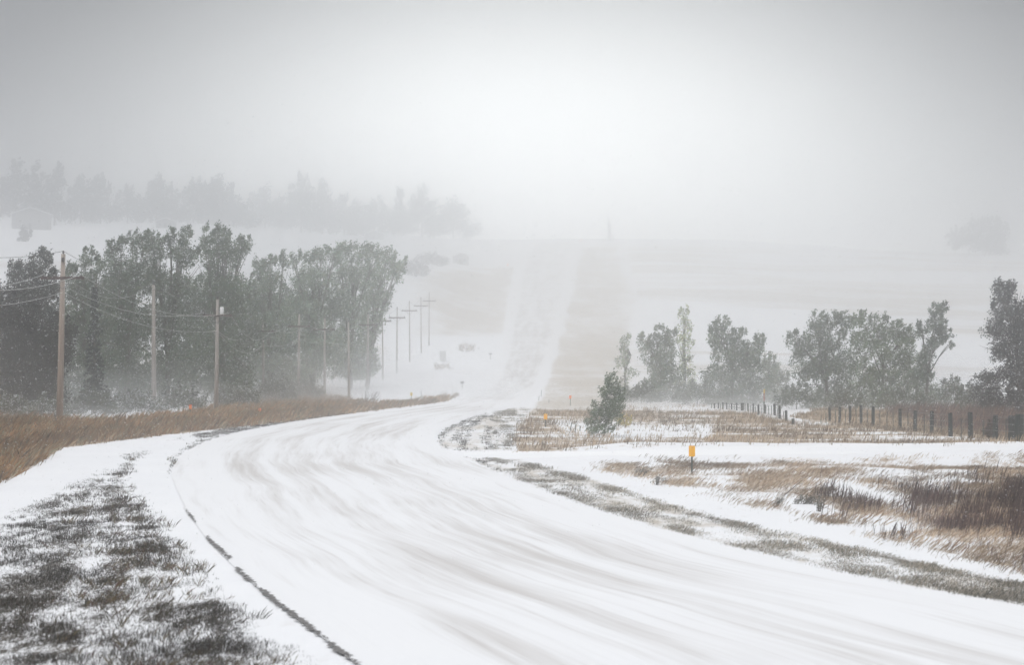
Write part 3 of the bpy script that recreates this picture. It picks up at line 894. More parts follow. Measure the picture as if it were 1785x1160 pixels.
GS = 'snow-dusted shrubs under the left tree row'
for k_, (x, Y_, w, h, sn, lab) in enumerate([
        (10, 212, 60, 26, 0.30, 'snow-dusted shrub at the photo left edge under the darkest tree'),
        (85, 218, 48, 24, 0.16, 'low dark shrub just left of the nearest pole foot'),
        (160, 232, 55, 30, 0.07, 'dark low shrub under the small spruce'),
        (240, 238, 50, 26, 0.34, 'shrub speckled with white snow left of the second pole foot'),
        (320, 246, 50, 30, 0.22, 'frosted shrub between the second and third pole feet'),
        (415, 262, 42, 30, 0.18, 'grey frosted shrub right of the third pole foot'),
        (480, 300, 45, 30, 0.12, 'hazy shrub right of the fourth pole foot'),
        (535, 320, 34, 26, 0.10, 'last hazy shrub where the brown verge begins to thin')]):
    bp_ = at(x, Y_)
    by = YH - bp_.z / Y_ * F
    tree('shrub', lab, 'shrub', GS, x, Y_, [(x - w * 0.5, by - h * 0.5, w * 0.5, h * 0.6), (x + w * 0.45, by - h * 0.45, w * 0.5, h * 0.55), (x, by - h * 0.9, w * 0.5, h * 0.55)],
         tint=(0.055, 0.055, 0.052), seed=30 + k_, leaf=0.13, clump=0.4, snow=sn, trunk_r=0.05)

GR = 'trees behind the pasture fence right of the road'
tree('poplar_tree', 'thin pale tree, leftmost of the right-hand row', 'tree', GR, 1088, 325,
     [(1090, 605, 9, 16), (1082, 630, 14, 18), (1095, 650, 14, 18), (1085, 680, 18, 22), (1100, 700, 18, 15)], tint=(0.13, 0.13, 0.11), seed=41, dens=0.55, snow=0.1, leaf=0.17)
tree('poplar_tree', 'full grey tree directly left of the slender pale spire', 'tree', GR, 1152, 305,
     [(1148, 587, 13, 14), (1168, 592, 10, 14), (1122, 602, 11, 15), (1150, 625, 36, 28), (1160, 665, 42, 40), (1135, 690, 32, 25), (1185, 695, 28, 22)], tint=(0.085, 0.09, 0.082), seed=42, leaf=0.18)
tree('poplar_tree', 'slender pale see-through spire standing above its neighbours', 'tree', GR, 1192, 318,
     [(1190, 556, 9, 15), (1191, 580, 12, 18), (1193, 606, 16, 18), (1196, 635, 18, 22), (1200, 670, 20, 25)], tint=(0.20, 0.19, 0.15), seed=43, dens=0.6, snow=0.12, leaf=0.17)
tree('poplar_tree', 'two-shouldered tree with its peak left, right of the pale spire', 'tree', GR, 1275, 292,
     [(1256, 570, 14, 12), (1248, 588, 20, 18), (1285, 590, 16, 14), (1325, 602, 14, 14), (1270, 615, 38, 28), (1310, 625, 32, 28), (1262, 665, 45, 38), (1310, 670, 40, 38), (1275, 700, 55, 20)], tint=(0.075, 0.082, 0.076), seed=44, leaf=0.17)
tree('poplar_tree', 'small round tree in the gap between the two largest right-hand crowns', 'tree', GR, 1345, 300,
     [(1342, 640, 16, 16), (1350, 665, 25, 25), (1350, 692, 30, 20)], tint=(0.10, 0.10, 0.092), seed=45, leaf=0.17)
tree('poplar_tree', 'left half of the widest rounded crown behind the fence', 'tree', GR, 1440, 278,
     [(1382, 594, 12, 12), (1395, 610, 18, 20), (1425, 565, 17, 16), (1450, 562, 18, 14), (1470, 568, 16, 14), (1435, 595, 40, 28), (1415, 640, 40, 35), (1460, 640, 42, 42), (1440, 690, 55, 25)], tint=(0.062, 0.070, 0.064), seed=46)
tree('poplar_tree', 'greener right half of the widest rounded crown behind the fence', 'tree', GR, 1535, 272,
     [(1500, 563, 18, 14), (1530, 568, 18, 14), (1560, 578, 16, 12), (1582, 590, 14, 14), (1510, 600, 35, 28), (1560, 612, 38, 30), (1520, 655, 48, 38), (1585, 655, 42, 38), (1540, 695, 60, 22), (1620, 690, 30, 22)], tint=(0.070, 0.080, 0.062), seed=47)
tree('leaning_tree', 'leaning tree with a knobbly top raised above the wide crown', 'tree', GR, 1612, 266,
     [(1634, 545, 17, 14), (1605, 578, 10, 12), (1632, 572, 20, 17), (1645, 590, 17, 12), (1622, 600, 18, 14), (1655, 602, 10, 6), (1612, 622, 16, 16), (1605, 650, 22, 22)], tint=(0.048, 0.056, 0.052), seed=48, dens=1.0, leaf=0.15, clump=0.45)
tree('shrub', 'frosted shrub filling the gap left of the edge tree', 'shrub', None, 1662, 258,
     [(1655, 680, 22, 16), (1680, 690, 20, 14), (1640, 695, 22, 14)], tint=(0.07, 0.07, 0.07), seed=49, snow=0.14, leaf=0.14, clump=0.4)
tree('edge_tree', 'tall dark tree cut by the right edge of the photo', 'tree', GR, 1775, 236,
     [(1748, 515, 15, 18), (1738, 505, 7, 10), (1762, 512, 10, 14), (1750, 545, 26, 22), (1785, 545, 25, 30), (1735, 575, 24, 20), (1770, 590, 38, 38), (1745, 615, 22, 22), (1820, 600, 50, 70), (1780, 660, 55, 50), (1715, 665, 26, 18), (1730, 695, 38, 22), (1800, 705, 70, 25)], tint=(0.030, 0.036, 0.036), seed=50, dens=1.05, leaf=0.15, clump=0.48)

for k_, (x, Y_, w, h, lab) in enumerate([
        (1118, 296, 40, 24, 'low bush joining the thin pale tree to its full neighbour'), (1215, 288, 46, 30, 'low bush below and right of the slender pale spire'),
        (1388, 270, 44, 34, 'low bush at the left foot of the widest crown'), (1478, 262, 50, 28, 'low bush under the middle of the widest crown'),
        (1575, 258, 54, 32, 'low bush under the right end of the widest crown'), (1700, 246, 44, 30, 'low bush between the frosted shrub and the edge tree')]):
    bp_ = at(x, Y_)
    by = YH - bp_.z / Y_ * F
    tree('shrub', lab, 'shrub', 'low bushes under the right tree row', x, Y_, [(x - w * 0.5, by - h * 0.45, w * 0.45, h * 0.5), (x + w * 0.5, by - h * 0.4, w * 0.45, h * 0.5), (x, by - h * 0.75, w * 0.5, h * 0.5)],
         tint=(0.062, 0.064, 0.06), seed=160 + k_, leaf=0.13, clump=0.42, snow=0.12, trunk_r=0.05)

# the young wind-bent tree standing alone
tree('young_tree', 'young dark tree standing alone, its branches blown to the right', 'tree', None, 1052, gp(1055, 762).y,
     [(1064, 662, 10, 9), (1070, 678, 15, 14), (1055, 684, 13, 13), (1080, 692, 11, 11), (1062, 705, 22, 16), (1050, 722, 22, 15), (1068, 726, 20, 15), (1030, 735, 12, 10), (1050, 745, 28, 13), (1078, 708, 12, 12), (1036, 716, 10, 10), (1030, 750, 10, 8)],
     tint=(0.040, 0.054, 0.030), seed=60, leaf=0.055, clump=0.17, dens=0.8, snow=0.05, wind=(0.7, 0, 0.7), trunk_r=0.04, spray=2.0, thick=0.20, spires=True)
tree('bush', 'small yellow-brown bush at the right foot of the lone young tree', 'bush', None, 1085, gp(1085, 748).y + 3,
     [(1080, 733, 8, 6), (1090, 739, 9, 5)], tint=(0.24, 0.17, 0.07), seed=61, leaf=0.06, clump=0.14, dens=0.8, snow=0.06, trunk_r=0.02)

# far trees on the left ridge, lost in the snow
GF = 'faint trees along the far left ridge'
far = [
    (22, 730, 284, 50, 'far tree with the highest top, at the photo left edge'), (62, 730, 286, 26, 'narrow far tree second from the left edge'),
    (95, 735, 292, 38, 'far tree third from the left edge, sloping right'), (140, 780, 312, 44, 'faint far tree left of the low dip in the ridge line'),
    (175, 780, 306, 36, 'faint far tree above the snowy field, fourth top from left'), (222, 810, 328, 44, 'low faint far tree between two taller ones on the ridge'),
    (272, 810, 308, 40, 'cone-shaped faint far tree in the middle of the left ridge'), (300, 830, 325, 26, 'slim faint far tree right of the cone-shaped one'),
    (345, 820, 316, 60, 'wide faint far tree above the tallest cottonwood, left half'), (378, 825, 312, 58, 'wide faint far tree above the tallest cottonwood, right half'),
    (412, 840, 350, 50, 'faint far tree sloping down to the right on the ridge'), (462, 920, 330, 60, 'very faint far tree left of the pointed one'),
    (525, 925, 303, 50, 'very faint far tree with a pointed top'), (562, 925, 316, 34, 'very faint slim far tree right of the pointed top'),
    (600, 940, 340, 40, 'very faint low far tree in mid ridge'), (650, 940, 352, 70, 'very faint broad low far tree'),
    (695, 930, 328, 18, 'very faint thin far tree like a post'), (735, 930, 326, 50, 'very faint far tree with the last high top'),
    (790, 930, 350, 56, 'last very faint far tree where the ridge meets the white')]
for k_, (x, Y_, top, w, lab) in enumerate(far):
    Y_ = ST(Y_)
    bb = at(x, Y_)
    by = YH - bb.z / Y_ * F
    hh = by - top
    r_ = random.Random(k_)
    j = lambda a: r_.uniform(-a, a)
    lob = [(x + j(w * .1), top + hh * 0.13, w * 0.20, hh * 0.13), (x - w * 0.2, top + hh * r_.uniform(.25, .36), w * 0.32, hh * 0.17), (x + w * 0.22, top + hh * r_.uniform(.27, .42), w * 0.32, hh * 0.18),
           (x + j(w * .3), top + hh * 0.55, w * 0.70, hh * 0.24), (x - w * 0.5, top + hh * 0.74, w * 0.5, hh * 0.24), (x + w * 0.45, top + hh * 0.78, w * 0.55, hh * 0.22)]
    tree('far_tree', lab, 'tree', GF, x, Y_, lob, tint=(0.04, 0.05, 0.045) if x < 430 else (0.16, 0.17, 0.165), seed=70 + k_, leaf=0.5, clump=1.8, dens=1.0, snow=0.05, limbs=False)  # paler leaf colour on the right-hand ones imitates deeper haze
tree('far_bush', 'lone round bush on the snowy field far left', 'bush', None, 42, gp(42, 421).y, [(42, 412, 11, 10), (38, 418, 10, 8)], tint=(0.05, 0.055, 0.05), seed=95, leaf=0.3, clump=0.7, limbs=False)
tree('far_tree', 'large round faint tree on the right skyline', 'tree', None, 1718, ST(885),
     [(1715, 392, 28, 13), (1740, 408, 22, 15), (1690, 410, 22, 14), (1715, 425, 45, 15), (1735, 438, 25, 8)], tint=(0.04, 0.045, 0.042), seed=96, leaf=0.55, clump=1.6, limbs=False)
tree('far_bush', 'lower faint bush adjoining the round tree on the right skyline', 'bush', None, 1665, ST(890),
     [(1662, 412, 15, 10), (1672, 424, 20, 10)], tint=(0.055, 0.06, 0.06), seed=97, leaf=0.55, clump=1.5, limbs=False)
tree('slender_tree', 'faint upright tree beside the road at the hill crest', 'tree', None, 1062, ST(885),
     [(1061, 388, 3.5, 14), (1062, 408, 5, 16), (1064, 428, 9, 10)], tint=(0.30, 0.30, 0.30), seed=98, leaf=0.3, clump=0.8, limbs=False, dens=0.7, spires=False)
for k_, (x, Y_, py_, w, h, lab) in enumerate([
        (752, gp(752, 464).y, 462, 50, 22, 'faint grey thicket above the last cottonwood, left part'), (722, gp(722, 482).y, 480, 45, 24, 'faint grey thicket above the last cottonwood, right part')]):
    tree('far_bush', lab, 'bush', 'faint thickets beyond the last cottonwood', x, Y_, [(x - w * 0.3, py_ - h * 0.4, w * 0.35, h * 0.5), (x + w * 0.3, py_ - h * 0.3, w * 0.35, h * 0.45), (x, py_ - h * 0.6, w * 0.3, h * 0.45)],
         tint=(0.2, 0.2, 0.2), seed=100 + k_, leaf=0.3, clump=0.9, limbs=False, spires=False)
for k_, (x, py_, w, h, lab) in enumerate([(770, 646, 34, 13, 'low tan bush on the white flat left of the road'), (813, 614, 36, 17, 'rounded tan bush higher up beside the climbing road')]):
    p = gp(x, py_)
    tree('tan_bush', lab, 'bush', 'tan bushes left of the climbing road', x, p.y, [(x - w * 0.2, py_ - h * 0.45, w * 0.34, h * 0.5), (x + w * 0.25, py_ - h * 0.4, w * 0.3, h * 0.45)],
         tint=(0.42, 0.34, 0.24), seed=110 + k_, leaf=0.14, clump=0.4, limbs=False, snow=0.3, spires=False, dens=0.5)

# bare bush beside the left verge and small twigs
def twigs(name, label, cat, px, py, w_px, h_px, n, mat, lean=0.1, seed=0, group=None, rad=0.006):
    r = random.Random(seed)
    b = gp(px, py)
    k = b.y / F
    root = thing(name, b, label, cat, group)
    mb, tips = MB(), []
    for i in range(n):
        x0 = r.uniform(-0.3, 0.3) * w_px * k
        x1 = x0 * 1.6 + r.uniform(-0.2, 0.2) * w_px * k + lean * h_px * k
        hh = h_px * k * r.uniform(0.45, 1.0)
        y0 = r.uniform(-0.2, 0.2)
        mb.tube([(x0, y0, -0.03), ((x0 + x1) / 2, y0 * 1.4, hh * 0.55), (x1, y0 * 2, hh)], [rad * 1.6, rad * 1.2, rad * 0.6], 4)
        for q in range(5):
            f = r.uniform(0.35, 1.0)
            tips.append((x0 + (x1 - x0) * f + r.uniform(-.05, .05), y0 * 1.5 + r.uniform(-.05, .05), hh * f))
    mb.build('stems', mat, root)
    tips = np.array(tips)
    tips = np.repeat(tips, 3, axis=0) + np.random.default_rng(seed).normal(0, 0.035, (len(tips) * 3, 3))
    leaf_mesh('leaves', tips, 0.018 + rad, np.array([(0.12, 0.12, 0.10)] * len(tips)), root, seed)
    return root
twigs('bare_bush', 'bare-stemmed bush at the end of the left verge by the seventh pole', 'bush', 642, 706, 30, 26, 22, M_bark, 0.3, 5, rad=0.012)
for k_, (x, y, w, h, n, le, lab) in enumerate([
        (1150, 846, 30, 18, 16, 0.3, 'dark twiggy weed clump on the bank below the near marker post'),
        (1350, 884, 16, 20, 10, 0.5, 'sparse weed under the long slanting dead stem'), (1398, 880, 44, 17, 34, 0.9, 'large dark tuft of drooping stalks beyond the slanting dead stem'),
        (1428, 893, 14, 26, 12, 0.05, 'dark upright weed just right of the large drooping tuft'),
        (1112, 832, 30, 20, 18, 0.5, 'brown grassy clump left of the near marker post'),
        (862, 758, 10, 8, 12, 0.2, 'small weed on the rounded corner of the side road'),
        (948, 778, 12, 8, 8, 0.2, 'small dark weed on the tan slope under the second marker')]):
    twigs('weed_clump', lab, 'weed', x, y, w, h, n, M_bark, le, 20 + k_, 'weed clumps on the right bank', rad=0.006)

# ------------------------------------------------------------------ utility poles and wires
poles = [(-330, 150, 11.6, 1.0), (107, 735, 443, 1), (268, 262, 497, 0), (378, 720, 522, 1), (459, 703, 557, 1), (521, 697, 548, 1), (566, 693, 555, 1), (608, 702, 562, 0),
         (641, 680, 548, 1), (667, 663, 543, 1), (692, 652, 538, 1), (714, 632, 527, 1), (734, 616, 520, 1), (748, 603, 512, 1)]
plab = ['power pole left of the photo', 'nearest and tallest power pole, with a dark rusty crossarm', 'second pole from the left, slim, half hidden in shrubs',
        'third power pole from the left, rising from the brown verge', 'fourth power pole from the left against the grey trees', 'fifth power pole from the left, faint before the trees',
        'sixth power pole, at the right end of the brown verge trees', 'seventh pole, its foot at the verge beside the bare bush', 'eighth pole, just inside the right edge of the tree row',
        'first pole clear of the trees, standing on open snow', 'second pole standing clear on the open snow', 'third pole clear on the open snow, fainter',
        'fourth pole clear on the snow, very faint', 'last and faintest pole of the line']
tops, armL, armR = [], [], []
for k_, pd in enumerate(poles):
    if k_ == 0:
        b = at(-330, 150); hgt = 11.6
    elif k_ == 2:
        b = at(268, 262); hgt = (YH - 497) * 262 / F - b.z
    else:
        x, yb, yt, arm = pd
        b = gp(x, yb) if yb < 736 else gp(x, yb)
        hgt = (YH - yt) * b.y / F - b.z
    hasarm = k_ not in (2, 7)
    root = thing('utility_pole', b, plab[k_], 'utility pole', 'poles of the power line')
    sc_ = hgt / 11.5
    lean = 0.13 if k_ == 1 else random.uniform(-0.05, 0.12)
    mb = MB()
    thin = 1.0 if k_ < 4 else (0.85 if k_ < 9 else 0.62)
    rb, rt = 0.25 * sc_ * thin, 0.15 * sc_ * thin
    mb.tube([(-lean, 0, -0.3), (0, 0, hgt * 0.5), (lean, 0, hgt)], [rb, (rb + rt) / 2, rt], 10).build('pole', M_pole if k_ < 2 else M_pole2, root, smooth=True)
    za = hgt - 1.65 * sc_
    yaw = 0.0
    if hasarm:
        Lh = 1.38 * sc_ if k_ > 0 else 1.38
        MB().box((lean * 0.8, -rt - 0.07, za), (Lh * 2.15, 0.13, 0.19)).build('crossarm', M_arm, root)
        for s in (-1, 1):
            MB().tube([(lean * 0.8 + s * Lh * 0.55, -rt - 0.07, za - 0.06), (lean * 0.7, -rt - 0.02, za - 0.75 * sc_)], 0.022, 5).build('brace', M_metal, root)
            MB().tube([(lean * .8 + s * Lh * 0.93, -rt - 0.07, za + 0.07), (lean * .8 + s * Lh * 0.93, -rt - 0.07, za + 0.16), (lean * .8 + s * Lh * 0.93, -rt - 0.07, za + 0.26)], [0.03, 0.07, 0.05], 8).build('insulator', M_ins, root)
    MB().tube([(lean, 0, hgt), (lean, 0, hgt + 0.1), (lean, 0, hgt + 0.24)], [0.03, 0.08, 0.05], 8).build('insulator', M_ins, root)
    if k_ == 3:      # transformer can and its arm
        MB().tube([(0.42, 0, hgt - 1.5), (0.42, 0, hgt - 1.4), (0.42, 0, hgt - 0.75), (0.42, 0, hgt - 0.65)], [0.14, 0.17, 0.17, 0.12], 12).build('transformer', M_snow, root, smooth=True)
    if k_ == 1:
        MB().tube([(lean, -rt - 0.05, hgt - 0.55), (lean, -rt - 0.05, hgt - 0.25)], [0.12, 0.09], 8).build('cable_clamp', M_ins, root)
    tops.append(b + Vector((lean, 0, hgt + 0.2)))
    Lh = 1.38 * sc_
    armL.append(b + Vector((lean * .8 - Lh * 0.93, -rt - 0.07, za + 0.24)) if hasarm else None)
    armR.append(b + Vector((lean * .8 + Lh * 0.93, -rt - 0.07, za + 0.24)) if hasarm else None)
def wire(seq, label, mat, rad, sag=0.9):
    mb = MB()
    for a, b in zip(seq[:-1], seq[1:]):
        s = sag * min(1.0, (b - a).length / 55.0)
        pts = [a.lerp(b, t) - Vector((0, 0, s * 4 * t * (1 - t))) for t in np.linspace(0, 1, 17)]
        mb.tube(pts, rad, 4, cap=False)
    return tag(mb.build('overhead_wire', mat), label, 'wire', 'wires of the power line')
main = [0, 1, 3, 4, 5, 6, 8, 9, 10, 11, 12, 13]
armed = [i for i in main if armL[i] is not None]
wire([tops[i] for i in main], 'top wire strung between the pole tips, dark against the sky at left', M_wire2, 0.016, 1.2)
wire([armL[i] for i in armed], 'frosted wire on the left ends of the crossarms', M_wire, 0.019, 1.7)
wire([armR[i] for i in armed], 'frosted wire on the right ends of the crossarms', M_wire, 0.019, 1.7)
wire([p - Vector((0, 0, 2.9 if n_ else 3.3)) for n_, p in enumerate([tops[i] for i in main[:8]])], 'lowest frosted cable sagging across the dark trees', M_wire, 0.018, 1.3)
wire([tops[1] - Vector((0, 0, 1.6)), tops[2], tops[4] - Vector((0, 0, 0.4))], 'frosted wire crossing to the slim second pole', M_wire, 0.012, 1.6)

# ------------------------------------------------------------------ roadside markers
def marker(px, py, top_py, label, mat, pw=11, ph=19, group='marker posts along the road'):
    b = gp(px, py)
    k = b.y / F
    hh = (py - top_py) * k
    root = thing('marker_post', b, label, 'marker post', group)
    w, h = max(pw * k, 0.2), max(ph * k, 0.34)
    mb = MB()                                   # U-channel post
    mb.box((0, 0.0, (hh - 0.05) / 2 - 0.1), (0.05, 0.008, hh + 0.05))
    mb.box((-0.027, -0.012, (hh - 0.05) / 2 - 0.1), (0.007, 0.03, hh + 0.05))
    mb.box((0.027, -0.012, (hh - 0.05) / 2 - 0.1), (0.007, 0.03, hh + 0.05))
    mb.build('post', M_post, root)
    c, r_ = [], 0.18 * w
    for (sx, sz, a0) in ((1, 1, 0), (-1, 1, 90), (-1, -1, 180), (1, -1, 270)):
        for q in range(5):
            a = math.radians(a0 + q * 22.5)
            c.append((sx * (w / 2 - r_) + r_ * math.cos(a), hh - h / 2 + sz * (h / 2 - r_) + r_ * math.sin(a)))
    MB().prism(c, -0.045, -0.032).build('reflector_panel', mat, root)
    for s in (-1, 1):
        MB().tube([(0, -0.052, hh - h / 2 + s * h * 0.3), (0, -0.044, hh - h / 2 + s * h * 0.3)], 0.012, 8).build('bolt', M_metal, root)
    return root
marker(1206, 828, 778, 'nearest and largest amber marker post, on the right bank', M_orange)
marker(951, 745, 722, 'second amber marker post, left of the lone young tree', M_orange, 6, 10)
marker(453, 727, 712, 'orange marker at the front of the brown left verge', M_orange2, 5, 9)
marker(332, 733, 706, 'faint orange marker deep in the left verge near the third pole', M_orange2, 4, 7)
marker(994, 708, 690, 'faint orange marker on the hazy tan slope right of the road', M_orange2, 4, 5)
marker(717, 701, 685, 'pale yellow marker among thin stakes past the left verge', M_yellow, 4, 5)
marker(885, 474, 460, 'tiny faint marker at the left edge of the climbing road', M_orange2, 3, 4)
marker(1013, 432, 417, 'tiny faint marker at the right edge near the crest', M_orange2, 3, 4)

# thin stakes and the little sign by the road
GK = 'thin stakes beside the road in the dip'
for k_, (x, y, yt, ln, lab) in enumerate([
        (734, 700, 680, 0.0, 'tallest thin stake past the left verge, right of the yellow marker'), (715, 702, 694, 0.0, 'short stake touching the yellow marker'),
        (750, 698, 690, 0.0, 'short stake in the fading verge left of the road'), (766, 694, 687, 0.0, 'last short stake in the fading verge'),
        (789, 687, 675, 0, 'left one of a close pair of stakes near the small sign'), (795, 686, 671, 0, 'right one of a close pair of stakes near the small sign'),
        (939, 699, 690, 0.1, 'short leaning stake on the right road edge'), (943, 692, 680, 0.1, 'tall leaning stake on the right road edge'),
        (957, 703, 697, 0, 'tiny stake on the tan slope right of the road'), (994, 752, 738, 0.18, 'left one of two slanted stakes left of the lone tree'),
        (1002, 754, 739, 0.15, 'right one of two slanted stakes left of the lone tree'), (1011, 752, 742, 0.0, 'thin upright stake beside the lone tree')]):
    b = gp(x, y)
    hh = (y - yt) * b.y / F
    o = MB().tube([(0, 0, -0.1), (ln * hh * 0.5, 0, hh * 0.5), (ln * hh, 0, hh)], [0.03, 0.028, 0.024], 6).build('stake', M_post)
    o.location = b
    tag(o, lab, 'stake', GK)
def small_sign(px, py, top, w, label, rz=0.0):
    b = gp(px, py)
    k = b.y / F
    hh = (py - top) * k
    root = thing('small_sign', b, label, 'sign', None, rz)
    MB().tube([(0, 0, -0.1), (0, 0, hh)], 0.06, 6).build('post', M_metal, root)
    MB().box((0, -0.07, hh - 0.18), (w * k, 0.04, 0.3)).build('panel', M_metal, root)
small_sign(806, 678, 665, 7, 'small T-shaped sign in the snow left of the road dip')
small_sign(855, 628, 616, 6, 'tiny faint sign at the left side of the climbing road')
b = gp(772, 631)
ro = thing('utility_cabinet', b, 'grey box-shaped cabinet on the white flat near the tan bushes', 'cabinet')
k = b.y / F
MB().box((0, 0, 9 * k), (11 * k, 0.9, 18 * k)).build('cabinet_body', M_wall, ro)
MB().box((0, 0, 18 * k + 0.06), (12 * k, 1.0, 0.12)).build('snow_cap', M_snow, ro)
MB().box((0, -0.46, 9 * k), (8 * k, 0.03, 13 * k)).build('door', M_wall, ro)

# ------------------------------------------------------------------ fences
def pix_post(px, yt, yb, rad, mat):
    b = gp(px, yb)
    hh = (yb - yt) * b.y / F
    return b, hh
def fence(label, posts, stays, wires_, seed):
    r = random.Random(seed)
    b0 = gp(posts[len(posts) // 2][0], posts[len(posts) // 2][2])
    root = thing('wire_fence', b0, label, 'fence')
    P = []
    for (x, yt, yb, rad) in posts:
        rad = rad * 1.25
        b, hh = pix_post(x, yt, yb, rad, None)
        q = b - b0
        ln = r.uniform(-0.03, 0.03)
        MB().tube([(q.x, q.y, q.z - 0.2), (q.x + ln, q.y, q.z + hh * 0.96), (q.x + ln, q.y, q.z + hh)], [rad, rad * 0.95, rad * 0.7], 8).build('post', M_woodp, root)
        P.append((q, hh))
    for (x, yt, yb) in stays:
        b, hh = pix_post(x, yt, yb, 0.02, None)
        q = b - b0
        MB().tube([(q.x, q.y, q.z - 0.1), (q.x + r.uniform(-.03, .03), q.y, q.z + hh)], 0.026, 5).build('steel_stay', M_post, root)
    P.sort(key=lambda a: a[0].x)
    for f in wires_:
        mb = MB()
        for (a, ha), (c, hc) in zip(P[:-1], P[1:]):
            mb.tube([a + Vector((0, -0.06, ha * f)), c + Vector((0, -0.06, hc * f))], 0.006, 3, cap=False)
        mb.build('wire', M_metal, root)
    return root
fence('near wire fence of dark round posts at the right edge',
      [(1446.5, 711, 736, .075), (1463.4, 710, 738, .075), (1481.5, 708, 739, .075), (1501, 707, 740, .085), (1522, 709, 744, .09), (1569, 713, 748, .09), (1595, 716, 753, .09), (1624, 717, 756, .095),
       (1657, 720, 762, .10), (1692, 719, 765, .115), (1734.6, 724, 767, .12), (1764, 725, 769, .17), (1776, 722, 770, .19), (1800, 724, 772, .12), (1845, 726, 776, .12)],
      [(1431, 725, 739), (1440, 721, 739), (1456, 715, 738), (1473.6, 715, 739), (1492.6, 713, 740), (1512.6, 715, 742), (1533.7, 715, 745), (1545.7, 718, 747), (1557, 719, 748), (1583, 719, 752),
       (1611.5, 723, 755), (1641, 726, 759), (1675.8, 730, 768), (1713.8, 732, 766), (1753.6, 730, 769)], (0.35, 0.62, 0.88), 1)
fence('far wire fence of slim posts receding behind the tan pasture',
      [(1245, 704, 713, .05), (1252, 703, 713, .05), (1260.5, 702, 714, .05), (1267, 703, 714, .05), (1275, 704, 715, .05), (1284, 703, 716, .055), (1294, 703, 716, .12), (1304, 704, 718, .055), (1313, 704, 720, .055),
       (1322, 706, 724, .06), (1334, 706, 722, .06), (1350.5, 705, 725, .08), (1359, 708, 731, .08), (1370.5, 716, 735, .08), (1382, 730, 741, .08)],
      [(1240, 705, 713), (1256, 706, 714), (1271, 705, 715), (1280, 706, 715), (1299, 705, 718), (1309, 707, 720), (1317, 709, 722), (1328, 709, 723), (1340, 708, 723), (1345, 708, 724), (1355, 713, 728), (1366, 718, 731)], (0.5, 0.85), 2)
b = gp(1332, 722)
k = b.y / F
ro = thing('utility_marker', b, 'slim yellow-topped reddish marker standing behind the far fence', 'marker post')
MB().tube([(0, 0, -0.1), (0, 0, 22 * k)], 0.05, 8).build('post', M_woodp, ro)
MB().tube([(0, 0, 22 * k), (0, 0, 36 * k)], 0.055, 8).build('red_sleeve', M_red, ro)
MB().tube([(0, 0, 36 * k), (0, 0, 42 * k), (0, 0, 43 * k)], [0.06, 0.06, 0.02], 8).build('yellow_cap', M_yellow, ro)
b = gp(1722, 766)
tree('tumbleweed', 'dark tangled tumbleweed caught against the near fence', 'bush', None, 1722, b.y, [(1721, 752, 8, 8), (1726, 757, 7, 7)], tint=(0.035, 0.022, 0.02), seed=140, leaf=0.05, clump=0.12, dens=1.2, snow=0.0, trunk_r=0.02)

# the long dead stem leaning over the large tuft
b = gp(1362, 866)
k = b.y / F
o = MB().tube([(0, 0, -0.05), (18 * k, 0.05, 12 * k), (38 * k, 0.1, 28 * k)], [0.022, 0.018, 0.008], 6).tube([(30 * k, 0.08, 22 * k), (37 * k, 0, 22 * k)], [0.01, 0.004], 5).build('dead_stem', M_bark)
o.location = b
tag(o, 'long thin dead stem slanting up to the right on the bank', 'stem')

# ------------------------------------------------------------------ far buildings
def house(px, Y, ridge_py, w_px, label, ry=0.0, lift=0.0):
    b = at(px, Y)
    k = Y / F
    w = w_px * k
    top = (YH - ridge_py) * k - b.z
    wall = top - w * 0.17
    d = 7.0
    root = thing('house', b, label, 'house', None, ry)
    MB().prism([(-w / 2 + .3, -0.5), (w / 2 - .3, -0.5), (w / 2 - .3, wall), (0, top - 0.12), (-w / 2 + .3, wall)], 0, d).build('wall', M_siding, root)
    rf = MB()
    for s in (-1, 1):
        rf.prism([(0, top), (s * (w / 2 + .3), wall - 0.12), (s * (w / 2 + .3), wall + 0.14), (0, top + 0.28)][::s], -0.5, d + 0.5)
    rf.build('roof', M_snow, root)
    for s in (-0.25, 0.25):
        f = MB().box((s * w, -0.03, wall * 0.55), (1.2, 0.08, 1.3)).build('window', M_wall, root)
        MB().box((s * w, -0.09, wall * 0.55), (0.95, 0.06, 1.05)).build('pane', M_win, f)
    MB().box((0, -0.03, 1.0), (1.0, 0.08, 2.1)).build('door', M_win, root)
    return root
house(52, gp(52, 398).y - 12, 362, 66, 'gabled house with snowy roof edges among the far left trees')
house(288, gp(288, 396).y - 12, 380, 34, 'small faint snow-roofed house below the cone-shaped far tree')
house(652, gp(652, 416).y - 12, 402, 36, 'very faint snow-roofed house left of the open hill')
house(803, gp(803, 461).y, 442, 30, 'low grey shed at the top of the tan left slope')

